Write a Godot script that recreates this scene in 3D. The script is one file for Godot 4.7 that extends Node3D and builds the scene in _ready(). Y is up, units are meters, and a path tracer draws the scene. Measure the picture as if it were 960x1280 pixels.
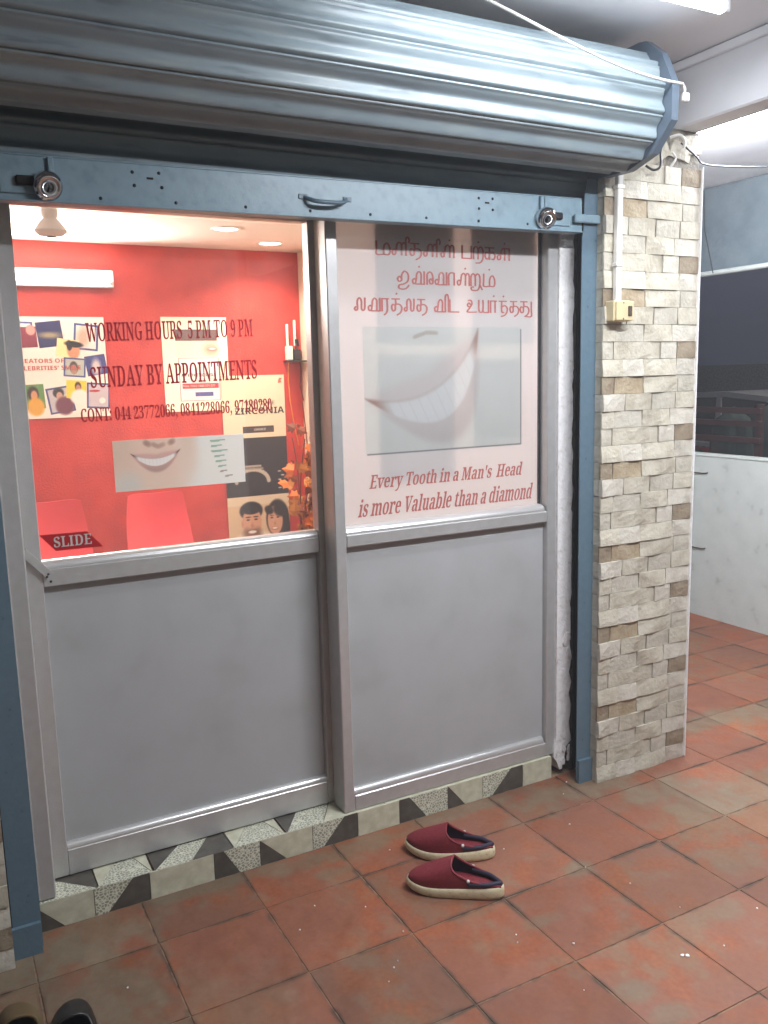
extends Node3D
# A shopfront under a veranda at night: sliding aluminium door, roller shutter, stone clad pillar.

var names := {}
var M := {}
var rng := RandomNumberGenerator.new()

# ---------------------------------------------------------------- mesh building
class Mb:
	var st: SurfaceTool
	var uvf = null
	var count := 0
	func _init(f = null):
		st = SurfaceTool.new()
		st.begin(Mesh.PRIMITIVE_TRIANGLES)
		uvf = f
	func v(p: Vector3, n: Vector3, uv = null):
		st.set_normal(n)
		if uv != null:
			st.set_uv(uv)
		elif uvf != null:
			st.set_uv(uvf.call(p))
		else:
			st.set_uv(Vector2.ZERO)
		st.add_vertex(p)
		count += 1
	func tri(a: Vector3, b: Vector3, c: Vector3, hint: Vector3):
		var n := (b - a).cross(c - a)
		if n.length_squared() < 1e-16:
			return
		n = n.normalized()
		if n.dot(hint) < 0:
			n = -n
			v(a, n); v(b, n); v(c, n)
		else:
			v(a, n); v(c, n); v(b, n)
	func quad(a: Vector3, b: Vector3, c: Vector3, d: Vector3, hint: Vector3):
		tri(a, b, c, hint)
		tri(a, c, d, hint)
	# smooth triangle with its own vertex normals
	func stri(a: Vector3, b: Vector3, c: Vector3, na: Vector3, nb: Vector3, nc: Vector3, ua = null, ub = null, uc = null):
		var n := (b - a).cross(c - a)
		if n.length_squared() < 1e-18:
			return
		if n.dot(na + nb + nc) < 0:
			v(a, na, ua); v(b, nb, ub); v(c, nc, uc)
		else:
			v(a, na, ua); v(c, nc, uc); v(b, nb, ub)
	func cbox(c: Vector3, s: Vector3, ch := 0.002):
		var h := s / 2.0
		ch = min(ch, min(h.x, min(h.y, h.z)) * 0.7)
		var ax := [Vector3.RIGHT, Vector3.UP, Vector3.BACK]
		for i in 3:
			var j := (i + 1) % 3
			var k := (i + 2) % 3
			for sg in [-1.0, 1.0]:
				var o: Vector3 = c + ax[i] * h[i] * sg
				var u: Vector3 = ax[j] * (h[j] - ch)
				var w: Vector3 = ax[k] * (h[k] - ch)
				quad(o - u - w, o + u - w, o + u + w, o - u + w, ax[i] * sg)
			for s1 in [-1.0, 1.0]:
				for s2 in [-1.0, 1.0]:
					var e1: Vector3 = c + ax[j] * h[j] * s1 + ax[k] * (h[k] - ch) * s2
					var e2: Vector3 = c + ax[j] * (h[j] - ch) * s1 + ax[k] * h[k] * s2
					var l: Vector3 = ax[i] * (h[i] - ch)
					quad(e1 - l, e1 + l, e2 + l, e2 - l, ax[j] * s1 + ax[k] * s2)
		for sx in [-1.0, 1.0]:
			for sy in [-1.0, 1.0]:
				for sz in [-1.0, 1.0]:
					var q := Vector3(sx, sy, sz)
					var a := c + Vector3(h.x, h.y - ch, h.z - ch) * q
					var b := c + Vector3(h.x - ch, h.y, h.z - ch) * q
					var d := c + Vector3(h.x - ch, h.y - ch, h.z) * q
					tri(a, b, d, q)
	func span(lo: Vector3, hi: Vector3, ch := 0.002):
		cbox((lo + hi) / 2.0, (hi - lo).abs(), ch)
	# rows of points; normals from differences; sg flips them
	func grid(P: Array, sg := 1.0, wrap := false, uv_on := false):
		var R := P.size()
		var Cn: int = P[0].size()
		var N := []
		for i in R:
			var row := []
			for j in Cn:
				var a: Vector3 = P[max(i - 1, 0)][j]
				var b: Vector3 = P[min(i + 1, R - 1)][j]
				var c: Vector3
				var d: Vector3
				if wrap:
					c = P[i][(j - 1 + Cn) % Cn]
					d = P[i][(j + 1) % Cn]
				else:
					c = P[i][max(j - 1, 0)]
					d = P[i][min(j + 1, Cn - 1)]
				var n := (b - a).cross(d - c) * sg
				row.append(n.normalized() if n.length_squared() > 1e-18 else Vector3.UP)
			N.append(row)
		for i in R - 1:
			for j in (Cn if wrap else Cn - 1):
				var k := (j + 1) % Cn
				var ua = null; var ub = null; var uc = null; var ud = null
				if uv_on:
					ua = Vector2(float(j) / (Cn - 1), float(i) / (R - 1)); ub = Vector2(float(j + 1) / (Cn - 1), float(i) / (R - 1))
					uc = Vector2(float(j + 1) / (Cn - 1), float(i + 1) / (R - 1)); ud = Vector2(float(j) / (Cn - 1), float(i + 1) / (R - 1))
				stri(P[i][j], P[i][k], P[i + 1][k], N[i][j], N[i][k], N[i + 1][k], ua, ub, uc)
				stri(P[i][j], P[i + 1][k], P[i + 1][j], N[i][j], N[i + 1][k], N[i + 1][j], ua, uc, ud)
	func fan(ring: Array, hint: Vector3):
		var m := Vector3.ZERO
		for p in ring:
			m += p
		m /= ring.size()
		for i in ring.size():
			tri(m, ring[i], ring[(i + 1) % ring.size()], hint)
	func tube(pts: Array, r, sides := 8, caps := true):
		var rows := []
		var up := Vector3(0.123, 0.98, 0.05)
		for i in pts.size():
			var t: Vector3 = (pts[min(i + 1, pts.size() - 1)] - pts[max(i - 1, 0)]).normalized()
			var s := t.cross(up)
			if s.length() < 0.05:
				s = t.cross(Vector3.RIGHT)
			s = s.normalized()
			var w := s.cross(t).normalized()
			var rr: float = r[i] if r is Array else r
			var ring := []
			for k in sides:
				var a := TAU * k / sides
				ring.append(pts[i] + (s * cos(a) + w * sin(a)) * rr)
			rows.append(ring)
		grid(rows, -1.0, true)
		if caps:
			fan(rows[0], pts[0] - pts[1])
			fan(rows[-1], pts[-1] - pts[-2])
	# profile of (radius, height) turned about an axis through o
	func lathe(o: Vector3, prof: Array, seg := 16, axis := Vector3.UP):
		var s := axis.cross(Vector3.RIGHT)
		if s.length() < 0.1:
			s = axis.cross(Vector3.FORWARD)
		s = s.normalized()
		var w := s.cross(axis).normalized()
		var rows := []
		for p in prof:
			var ring := []
			for k in seg:
				var a := TAU * k / seg
				ring.append(o + axis * p.y + (s * cos(a) + w * sin(a)) * p.x)
			rows.append(ring)
		# outward sign by testing one quad
		var t: Vector3 = (rows[1][0] - rows[0][0]).cross(rows[0][1] - rows[0][seg - 1])
		var ctr: Vector3 = rows[0][0] - o - axis * prof[0].y
		var sg := 1.0
		if prof[0].x > 1e-4 and absf(t.dot(ctr)) > 1e-12:
			sg = 1.0 if t.dot(ctr) > 0 else -1.0
		grid(rows, sg, true)
	# closed outline of (a, b) pushed from d0 to d1 along one axis; f maps (a, b, d) to a point
	func prism(poly: PackedVector2Array, d0: float, d1: float, f: Callable, smooth := false):
		var idx := Geometry2D.triangulate_polygon(poly)
		var ax: Vector3 = (f.call(0.0, 0.0, 1.0) - f.call(0.0, 0.0, 0.0)).normalized() * signf(d1 - d0)
		for i in range(0, idx.size(), 3):
			var p := poly[idx[i]]; var q := poly[idx[i + 1]]; var r := poly[idx[i + 2]]
			tri(f.call(p.x, p.y, d1), f.call(q.x, q.y, d1), f.call(r.x, r.y, d1), ax)
			tri(f.call(p.x, p.y, d0), f.call(q.x, q.y, d0), f.call(r.x, r.y, d0), -ax)
		var area := 0.0
		for i in poly.size():
			area += poly[i].cross(poly[(i + 1) % poly.size()])
		var sg := signf(area)
		var nn := []
		for i in poly.size():
			var a := poly[(i - 1 + poly.size()) % poly.size()]
			var b := poly[(i + 1) % poly.size()]
			var t := (b - a)
			var o: Vector3 = f.call(t.y * sg, -t.x * sg, 0.0) - f.call(0.0, 0.0, 0.0)
			nn.append(o.normalized())
		for i in poly.size():
			var j := (i + 1) % poly.size()
			var a: Vector3 = f.call(poly[i].x, poly[i].y, d0)
			var b: Vector3 = f.call(poly[j].x, poly[j].y, d0)
			var c: Vector3 = f.call(poly[j].x, poly[j].y, d1)
			var d: Vector3 = f.call(poly[i].x, poly[i].y, d1)
			if smooth:
				stri(a, b, c, nn[i], nn[j], nn[j])
				stri(a, c, d, nn[i], nn[j], nn[i])
			else:
				var t := poly[j] - poly[i]
				quad(a, b, c, d, f.call(t.y * sg, -t.x * sg, 0.0) - f.call(0.0, 0.0, 0.0))
	func done() -> ArrayMesh:
		return st.commit()

# ---------------------------------------------------------------- naming and parenting
func numbered(n: String) -> String:
	if not names.has(n):
		names[n] = 0
		return n
	names[n] += 1
	return "%s_%03d" % [n, names[n]]

func thing(called: String, label: String, category: String, base := Vector3.ZERO, group := "") -> Node3D:
	var o := Node3D.new()
	o.name = numbered(called)
	add_child(o)
	o.position = base
	o.set_meta("label", label)
	o.set_meta("category", category)
	if group != "":
		o.set_meta("group", group)
	return o

# a mesh built in world coordinates, hung under its thing
func part(called: String, m: Mesh, mat: Material, parent: Node3D, label := "") -> MeshInstance3D:
	var o := MeshInstance3D.new()
	o.name = called
	o.mesh = m
	o.material_override = null
	for i in m.get_surface_count():
		o.set_surface_override_material(i, mat)
	parent.add_child(o, true)
	if not parent is MeshInstance3D:
		o.position = -parent.position
	if label != "":
		o.set_meta("label", label)
	return o

# a mesh in its own coordinates, set at a world place
func put(called: String, m: Mesh, mat: Material, parent: Node3D, at: Vector3, basis := Basis()) -> MeshInstance3D:
	var o := part(called, m, mat, parent)
	o.transform = Transform3D(basis, o.position + at)
	return o

func structure(called: String, m: Mesh, mat: Material) -> MeshInstance3D:
	var o := MeshInstance3D.new()
	o.name = numbered(called)
	o.mesh = m
	for i in m.get_surface_count():
		o.set_surface_override_material(i, mat)
	add_child(o)
	o.set_meta("kind", "structure")
	return o

func bx(lo: Vector3, hi: Vector3, ch := 0.002) -> ArrayMesh:
	var b := Mb.new()
	b.span(lo, hi, ch)
	return b.done()

# ---------------------------------------------------------------- materials
func rgb(r: float, g: float, b: float, a := 1.0) -> Color:
	return Color(r / 255.0, g / 255.0, b / 255.0, a)

func mat(called: String, c: Color, rough := 0.6, metal := 0.0) -> StandardMaterial3D:
	var m := StandardMaterial3D.new()
	m.resource_name = called
	m.albedo_color = c
	m.roughness = rough
	m.metallic = metal
	M[called] = m
	return m

func noise_tex(sd: int, freq: float, cols: Array, stops: Array, octaves := 4, size := 512, kind := FastNoiseLite.TYPE_SIMPLEX_SMOOTH) -> NoiseTexture2D:
	var n := FastNoiseLite.new()
	n.seed = sd
	n.noise_type = kind
	n.frequency = freq
	n.fractal_octaves = octaves
	var g := Gradient.new()
	g.offsets = PackedFloat32Array(stops)
	g.colors = PackedColorArray(cols)
	var t := NoiseTexture2D.new()
	t.width = size
	t.height = size
	t.seamless = true
	t.noise = n
	t.color_ramp = g
	return t

func normal_tex(sd: int, freq: float, strength: float, octaves := 4, size := 512) -> NoiseTexture2D:
	var n := FastNoiseLite.new()
	n.seed = sd
	n.frequency = freq
	n.fractal_octaves = octaves
	var t := NoiseTexture2D.new()
	t.width = size
	t.height = size
	t.seamless = true
	t.as_normal_map = true
	t.bump_strength = strength
	t.noise = n
	return t

# a colour that varies as patches and grain, looked up by place in the world
func patchy(called: String, cols: Array, stops: Array, rough: float, metres: float, sd: int, freq := 0.012, metal := 0.0, bump := 0.0, bump_freq := 0.06) -> StandardMaterial3D:
	var m := mat(called, Color.WHITE, rough, metal)
	m.albedo_texture = noise_tex(sd, freq, cols, stops, 5)
	m.uv1_triplanar = true
	m.uv1_world_triplanar = true
	m.uv1_scale = Vector3.ONE / metres
	if bump > 0.0:
		m.normal_enabled = true
		m.normal_texture = normal_tex(sd + 50, bump_freq, 6.0)
		m.normal_scale = bump
	return m

func glow(called: String, c: Color, energy: float) -> StandardMaterial3D:
	var m := mat(called, Color(0.9, 0.9, 0.9), 0.4)
	m.emission_enabled = true
	m.emission = c
	m.emission_energy_multiplier = energy
	return m

# ---------------------------------------------------------------- painting of prints
func blot(im: Image, cx: float, cy: float, rx: float, ry: float, c: Color, soft := 0.15, deg := 0.0):
	var w := im.get_width()
	var h := im.get_height()
	var R := maxf(rx * w, ry * h) * (1.0 + soft) + 2
	var ca := cos(deg_to_rad(deg))
	var sa := sin(deg_to_rad(deg))
	for y in range(maxi(0, int(cy * h - R)), mini(h, int(cy * h + R) + 1)):
		for x in range(maxi(0, int(cx * w - R)), mini(w, int(cx * w + R) + 1)):
			var dx := x + 0.5 - cx * w
			var dy := y + 0.5 - cy * h
			var u := (dx * ca + dy * sa) / (rx * w)
			var v := (-dx * sa + dy * ca) / (ry * h)
			var d := sqrt(u * u + v * v)
			var a := clampf((1.0 + soft - d) / (2.0 * soft), 0.0, 1.0) * c.a
			if a > 0.003:
				im.set_pixel(x, y, im.get_pixel(x, y).lerp(Color(c.r, c.g, c.b, 1.0), a))

# rectangle turned by deg about its middle, with an optional frame colour
func card(im: Image, cx: float, cy: float, rw: float, rh: float, deg: float, c: Color, frame = null, fw := 0.0):
	var w := im.get_width()
	var h := im.get_height()
	var R := (rw * w + rh * h)
	var ca := cos(deg_to_rad(deg))
	var sa := sin(deg_to_rad(deg))
	for y in range(maxi(0, int(cy * h - R)), mini(h, int(cy * h + R) + 1)):
		for x in range(maxi(0, int(cx * w - R)), mini(w, int(cx * w + R) + 1)):
			var dx := x + 0.5 - cx * w
			var dy := y + 0.5 - cy * h
			var u := absf(dx * ca + dy * sa) - rw * w / 2
			var v := absf(-dx * sa + dy * ca) - rh * h / 2
			var d := maxf(u, v)
			if d > 0.5:
				continue
			var k := c
			if frame != null and d > -fw * w:
				k = frame
			im.set_pixel(x, y, im.get_pixel(x, y).lerp(Color(k.r, k.g, k.b), clampf(0.5 - d, 0.0, 1.0) * k.a))

func stroke(im: Image, pts: Array, r: float, c: Color, soft := 0.4):
	for i in pts.size() - 1:
		var a: Vector2 = pts[i]
		var b: Vector2 = pts[i + 1]
		var n := int(a.distance_to(b) / (r * 0.5)) + 2
		for k in n:
			var p := a.lerp(b, float(k) / n)
			blot(im, p.x, p.y, r, r * im.get_width() / im.get_height(), c, soft)

# a smiling mouth: half width w in pixels, turned by deg; colours of lips, teeth and the dark corners
func smile(im: Image, cx: float, cy: float, w: float, deg: float, lip: Color, teeth: Color, dark: Color, open := 1.0, clip := Rect2(0, 0, 1, 1)):
	var ca := cos(deg_to_rad(deg))
	var sa := sin(deg_to_rad(deg))
	var px := cx * im.get_width()
	var py := cy * im.get_height()
	for y in range(maxi(0, int(py - w * 1.4)), mini(im.get_height(), int(py + w * 1.4))):
		for x in range(maxi(0, int(px - w * 1.4)), mini(im.get_width(), int(px + w * 1.4))):
			var dx := (x + 0.5 - px) / w
			var dy := (y + 0.5 - py) / w
			var u := dx * ca + dy * sa
			var v := (-dx * sa + dy * ca) / open
			if absf(u) > 1.2 or not clip.has_point(Vector2((x + 0.5) / im.get_width(), (y + 0.5) / im.get_height())):
				continue
			var q := u * u
			var up_out := -0.20 + 0.05 * exp(-q * 30.0) - 0.06 * q
			var up_in := 0.02 - 0.28 * q
			var lo_in := 0.34 - 0.60 * q
			var lo_out := 0.60 - 0.86 * q
			var e := 0.05
			var fade := 1.0 - smoothstep(0.92, 1.12, absf(u))
			var lips := smoothstep(up_out - e, up_out + e * 2.0, v) * (1.0 - smoothstep(lo_out - e * 2.0, lo_out + e, v)) * fade
			var c := im.get_pixel(x, y)
			var k := lip
			k = k.lerp(lip.darkened(0.12), clampf((v - up_in) * 2.0, 0.0, 1.0))
			c = c.lerp(Color(k.r, k.g, k.b), lips * lip.a)
			var gap := smoothstep(up_in - 0.02, up_in + 0.03, v) * (1.0 - smoothstep(lo_in - 0.03, lo_in + 0.02, v))
			if absf(u) < 1.0 and gap > 0.0:
				var edge := smoothstep(0.66, 0.92, absf(u))
				var t := teeth.lerp(dark, edge)
				# thin joints between the teeth
				var j := absf(fposmod(u * 7.0, 1.0) - 0.5)
				t = t.lerp(dark, 0.10 * smoothstep(0.40, 0.5, j))
				t = t.lerp(dark, 0.35 * (1.0 - smoothstep(0.0, 0.05, v - up_in)))
				c = c.lerp(Color(t.r, t.g, t.b), gap * teeth.a)
			im.set_pixel(x, y, c)

func printed(called: String, im: Image, rough := 0.45) -> StandardMaterial3D:
	var m := mat(called, Color.WHITE, rough)
	m.albedo_texture = ImageTexture.create_from_image(im)
	m.texture_repeat = false
	return m

# a sheet of paper or board, facing +z, whose front carries the picture
func sheet(c: Vector3, w: float, h: float, t := 0.002) -> ArrayMesh:
	var b := Mb.new(func(p: Vector3): return Vector2((p.x - c.x) / w + 0.5, 0.5 - (p.y - c.y) / h))
	b.cbox(c, Vector3(w, h, t), 0.0004)
	return b.done()

# ---------------------------------------------------------------- lettering
func letters(s: String, w: float, h: float, at: Vector3, serif := true, bold := true, shear := 0.0, tilt := 0.0) -> ArrayMesh:
	var f := SystemFont.new()
	f.font_names = PackedStringArray(["Droid Serif" if serif else "Droid Sans"])
	f.font_weight = 700 if bold else 400
	var tm := TextMesh.new()
	tm.font = f
	tm.font_size = 48
	tm.pixel_size = 0.01
	tm.depth = 0.02
	tm.curve_step = 1.5
	tm.text = s
	var arr := tm.get_mesh_arrays()
	var vs: PackedVector3Array = arr[Mesh.ARRAY_VERTEX]
	var lo := Vector3.INF
	var hi := -Vector3.INF
	for p in vs:
		lo = lo.min(p)
		hi = hi.max(p)
	var out := PackedVector3Array()
	for p in vs:
		var q := (p - (lo + hi) / 2.0) / (hi - lo)
		var y := q.y * h
		out.append(at + Vector3(q.x * w + shear * y, y + tilt * q.x * w, q.z * 0.0008))
	arr[Mesh.ARRAY_VERTEX] = out
	arr[Mesh.ARRAY_TANGENT] = null
	var am := ArrayMesh.new()
	am.add_surface_from_arrays(Mesh.PRIMITIVE_TRIANGLES, arr)
	return am

# hand drawn strokes for a script that the fonts do not hold: each glyph is [advance, [stroke, stroke, ...]]
func tamil() -> Dictionary:
	var g := {}
	var loop := [.33, .3, .2, .42, .04, .28, .1, .04, .28, .08, .36, .4, .42, .8, .6, .98, .78, .8, .78, .3, .78, .02]
	g["ma"] = [1.2, [[0, 1, 0, .5, 0, 0, .55, 0, .98, .02, 1.04, .5, .86, .86, .64, .74, .56, .4, .56, 0]]]
	g["m."] = [1.2, [[0, 1, 0, .5, 0, 0, .55, 0, .98, .02, 1.04, .5, .86, .86, .64, .74, .56, .4, .56, 0], [.5, 1.34, .56, 1.4]]]
	g["na"] = [1.3, [loop, [.78, .7, .95, .98, 1.13, .8, 1.13, 0]]]
	g["ni"] = [1.45, [loop, [.78, .7, .95, .98, 1.13, .8, 1.13, 0], [1.13, .7, 1.15, 1.25, 1.3, 1.42, 1.42, 1.2, 1.36, 1.0]]]
	g["n."] = [1.3, [loop, [.78, .7, .95, .98, 1.13, .8, 1.13, 0], [.74, 1.34, .8, 1.4]]]
	g["tha"] = [1.1, [[.05, .96, .75, .96], [.38, .96, .38, .5, .1, .52, .02, .26, .14, .02, .34, .12, .38, .5, .72, .54, .94, .3, .84, -.08, .5, -.3]]]
	g["th."] = [1.1, [[.05, .96, .75, .96], [.38, .96, .38, .5, .1, .52, .02, .26, .14, .02, .34, .12, .38, .5, .72, .54, .94, .3, .84, -.08, .5, -.3], [.45, 1.34, .51, 1.4]]]
	g["thu"] = [1.4, [[.05, .96, .75, .96], [.38, .96, .38, .5, .1, .52, .02, .26, .14, .02, .34, .12, .38, .5, .72, .54, .94, .3, .84, -.08, .5, -.3], [.6, -.3, 1.2, -.28, 1.2, .3, 1.2, .95]]]
	g["pa"] = [1.0, [[0, 1, 0, 0], [0, 0, .8, 0], [.8, 0, .8, 1]]]
	g["tr."] = [1.0, [[0, 0, 0, .74, .2, .98, .4, .76, .4, 0], [.4, .76, .6, .98, .82, .76, .82, .1, .62, -.28, .2, -.34], [.4, 1.34, .46, 1.4]]]
	g["tru"] = [1.2, [[0, 0, 0, .74, .2, .98, .4, .76, .4, 0], [.4, .76, .6, .98, .82, .76, .82, .1, .62, -.34, .1, -.36, .02, -.14, .24, -.1], [.82, .1, 1.04, -.3]]]
	g["ka"] = [1.1, [[.02, .96, .82, .96], [.42, .96, .42, 0], [.42, .5, .12, .56, .02, .3, .14, .04, .36, .12, .42, .42], [.42, .5, .76, .56, .92, .3, .8, .02, .62, .04]]]
	g["l."] = [1.35, [[.33, .3, .2, .42, .04, .28, .1, .04, .28, .08, .36, .4, .42, .8, .56, .98, .7, .8, .7, 0], [.7, .96, 1.12, .96], [1.12, .96, 1.12, 0], [.66, 1.34, .72, 1.4]]]
	g["oo"] = [1.3, [[.36, .42, .22, .56, .06, .38, .16, .18, .38, .26, .42, .7, .66, .98, .96, .74, .94, .24, .6, -.02, .2, -.12, .16, -.36, .5, -.44, .8, -.36, 1.02, -.12]]]
	g["va"] = [1.25, [loop, [.3, 0, 1.06, 0], [1.06, 0, 1.06, .98]]]
	g["v."] = [1.25, [loop, [.3, 0, 1.06, 0], [1.06, 0, 1.06, .98], [.6, 1.34, .66, 1.4]]]
	g["vi"] = [1.5, [loop, [.3, 0, 1.06, 0], [1.06, 0, 1.06, .9, 1.1, 1.32, 1.28, 1.4, 1.38, 1.1, 1.38, .4, 1.38, 0]]]
	g["e"] = [.75, [[.52, .3, .4, .44, .26, .3, .34, .06, .56, .1, .58, .5, .5, .86, .3, .98, .08, .8, .06, .4, .06, 0]]]
	g["aa"] = [.75, [[0, 0, 0, .74, .18, .98, .5, .96], [.5, .96, .5, 0]]]
	g["ai"] = [1.25, [[.18, .3, .08, .16, .18, .02, .32, .14, .32, .74, .5, .98, .68, .74, .68, .16, .8, .02, .94, .16, .98, .7, .98, .98]]]
	g["ra"] = [.85, [[0, 0, 0, .96], [0, .96, .62, .96], [.46, .96, .46, .02, .2, -.3]]]
	g["r."] = [.85, [[0, 0, 0, .96], [0, .96, .62, .96], [.46, .96, .46, .02], [.3, 1.34, .36, 1.4]]]
	g["ta"] = [1.15, [[0, .98, 0, 0], [0, 0, .9, 0]]]
	g["u"] = [1.2, [[.34, .62, .2, .76, .06, .62, .16, .46, .4, .52, .5, .78, .36, .98, .12, .96], [.4, .52, .2, .28, .06, .02, .95, .02]]]
	g["ya"] = [1.2, [[0, 1, 0, .2, .16, 0, .4, .16, .42, 1], [.4, .1, .56, 0, .98, 0], [.98, 0, .98, 1]]]
	g["n2."] = [1.15, [[.02, .96, .8, .96], [.3, .96, .3, .1, .52, .02], [.3, .46, .6, .6, .86, .42, .84, .06, .6, -.22, .24, -.32], [.45, 1.34, .51, 1.4]]]
	g[" "] = [.55, []]
	return g

func script_line(seq: Array, w: float, h: float, at: Vector3, pen: float) -> ArrayMesh:
	var g := tamil()
	var total := 0.0
	for k in seq:
		total += g[k][0]
	var sx := w / total
	var b := Mb.new()
	var x := 0.0
	for k in seq:
		for s in g[k][1]:
			var c := Curve2D.new()
			var pts := []
			for i in range(0, s.size(), 2):
				pts.append(Vector2((x + s[i]) * sx - w / 2.0, s[i + 1] * h))
			var line := []
			if pts.size() > 2:
				for i in pts.size() - 1:
					var p0: Vector2 = pts[max(i - 1, 0)]
					var p1: Vector2 = pts[i]
					var p2: Vector2 = pts[i + 1]
					var p3: Vector2 = pts[min(i + 2, pts.size() - 1)]
					for q in 4:
						line.append(p1.cubic_interpolate(p2, p0, p3, q / 4.0))
				line.append(pts[-1])
			else:
				line = pts
			for i in line.size() - 1:
				var d: Vector2 = (line[i + 1] - line[i])
				if d.length() < 1e-6:
					continue
				d = d.normalized()
				var n := Vector2(-d.y * pen, d.x * pen * 0.6)
				var e := d * pen * 0.45
				var p: Vector2 = line[i] - e
				var q2: Vector2 = line[i + 1] + e
				var f := func(v: Vector2) -> Vector3: return at + Vector3(v.x, v.y, 0.00003 * (b.count / 6 % 23))
				b.quad(f.call(p + n), f.call(q2 + n), f.call(q2 - n), f.call(p - n), Vector3.BACK)
		x += g[k][0]
	return b.done()

# ================================================================ the scene
const CEIL := 2.44
const STEP := 0.08
const ZR := -2.305      # front of the fixed panel
const ZL := -2.392      # front of the sliding leaf
const ZG := -2.215      # front of the shutter guides
const ZP := -2.168      # front of the pillar cladding
const ZB := -5.4        # back wall of the room

func _ready():
	rng.seed = 7
	camera_and_light()
	materials()
	shell()
	floor_tiles()
	door_step()
	room()
	shutter()
	guides()
	sliding_door()
	fixed_panel()
	jambs()
	pillars()
	veranda_fittings()
	far_side()
	footwear()
	crumbs()

func camera_and_light():
	var cam := Camera3D.new()
	cam.name = "camera"
	cam.keep_aspect = Camera3D.KEEP_HEIGHT
	cam.fov = 61.737
	cam.near = 0.02
	cam.far = 200.0
	cam.transform = Transform3D(Basis(Vector3(0.880277, -0.025116, 0.473795), Vector3(0.096244, 0.987290, -0.126476), Vector3(-0.464596, 0.156934, 0.871506)), Vector3(0, 1.45, 0))
	cam.current = true
	add_child(cam)
	var env := Environment.new()
	env.background_mode = Environment.BG_SKY
	var sk := ProceduralSkyMaterial.new()
	sk.sky_top_color = rgb(20, 22, 34)
	sk.sky_horizon_color = rgb(40, 44, 62)
	sk.ground_bottom_color = rgb(14, 14, 18)
	sk.ground_horizon_color = rgb(30, 32, 42)
	sk.sky_energy_multiplier = 1.0
	var sky := Sky.new()
	sky.sky_material = sk
	env.sky = sky
	env.tonemap_mode = Environment.TONE_MAPPER_LINEAR
	env.tonemap_exposure = 1.4
	# thin fog added to imitate lens haze and lift the dark tones
	env.fog_enabled = true
	env.fog_density = 0.011
	env.fog_light_color = rgb(236, 238, 244)
	env.sdfgi_enabled = true
	env.ssao_enabled = true
	env.ssil_enabled = true
	var we := WorldEnvironment.new()
	we.name = "world_environment"
	we.environment = env
	add_child(we)

# a tube lamp: batten, end caps, glowing tube and its light. axis is the tube's direction, out the way it shines
func tube_light(called: String, label: String, c: Vector3, axis: Vector3, out: Vector3, length: float, energy: float, glow_energy: float, tint: Color, group := "", rad := 0.014, wide := 0.046):
	var t := thing(called, label, "light", c, group)
	var side := axis.cross(out).normalized()
	var bs := Basis(axis, out, axis.cross(out))
	var b := Mb.new()
	b.cbox(Vector3(0, -rad - 0.017, 0), Vector3(length + 0.06, 0.03, wide), 0.004)
	var o := put("batten", b.done(), M.fitting, t, c, bs)
	for s in [-1.0, 1.0]:
		b = Mb.new()
		b.cbox(Vector3(s * (length / 2 + 0.012), -0.004, 0), Vector3(0.02, rad * 2.2, rad * 2.3), 0.004)
		put("lamp_holder", b.done(), M.fitting, t, c, bs)
	b = Mb.new()
	b.tube([Vector3(-length / 2, 0, 0), Vector3(0, 0, 0), Vector3(length / 2, 0, 0)], rad, 14)
	put("tube", b.done(), glow(called + "_glow", tint, glow_energy), t, c, bs)
	var l := AreaLight3D.new()
	l.name = "tube_lamp"
	l.area_size = Vector2(length, rad * 2.2)
	l.light_energy = energy
	l.light_color = tint
	l.shadow_enabled = true
	l.area_range = 14.0
	l.area_normalize_energy = true
	t.add_child(l)
	# an area light shines along its own -z
	l.transform = Transform3D(Basis(axis, axis.cross(out) * -1.0, -out), out * (rad + 0.004))

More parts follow.
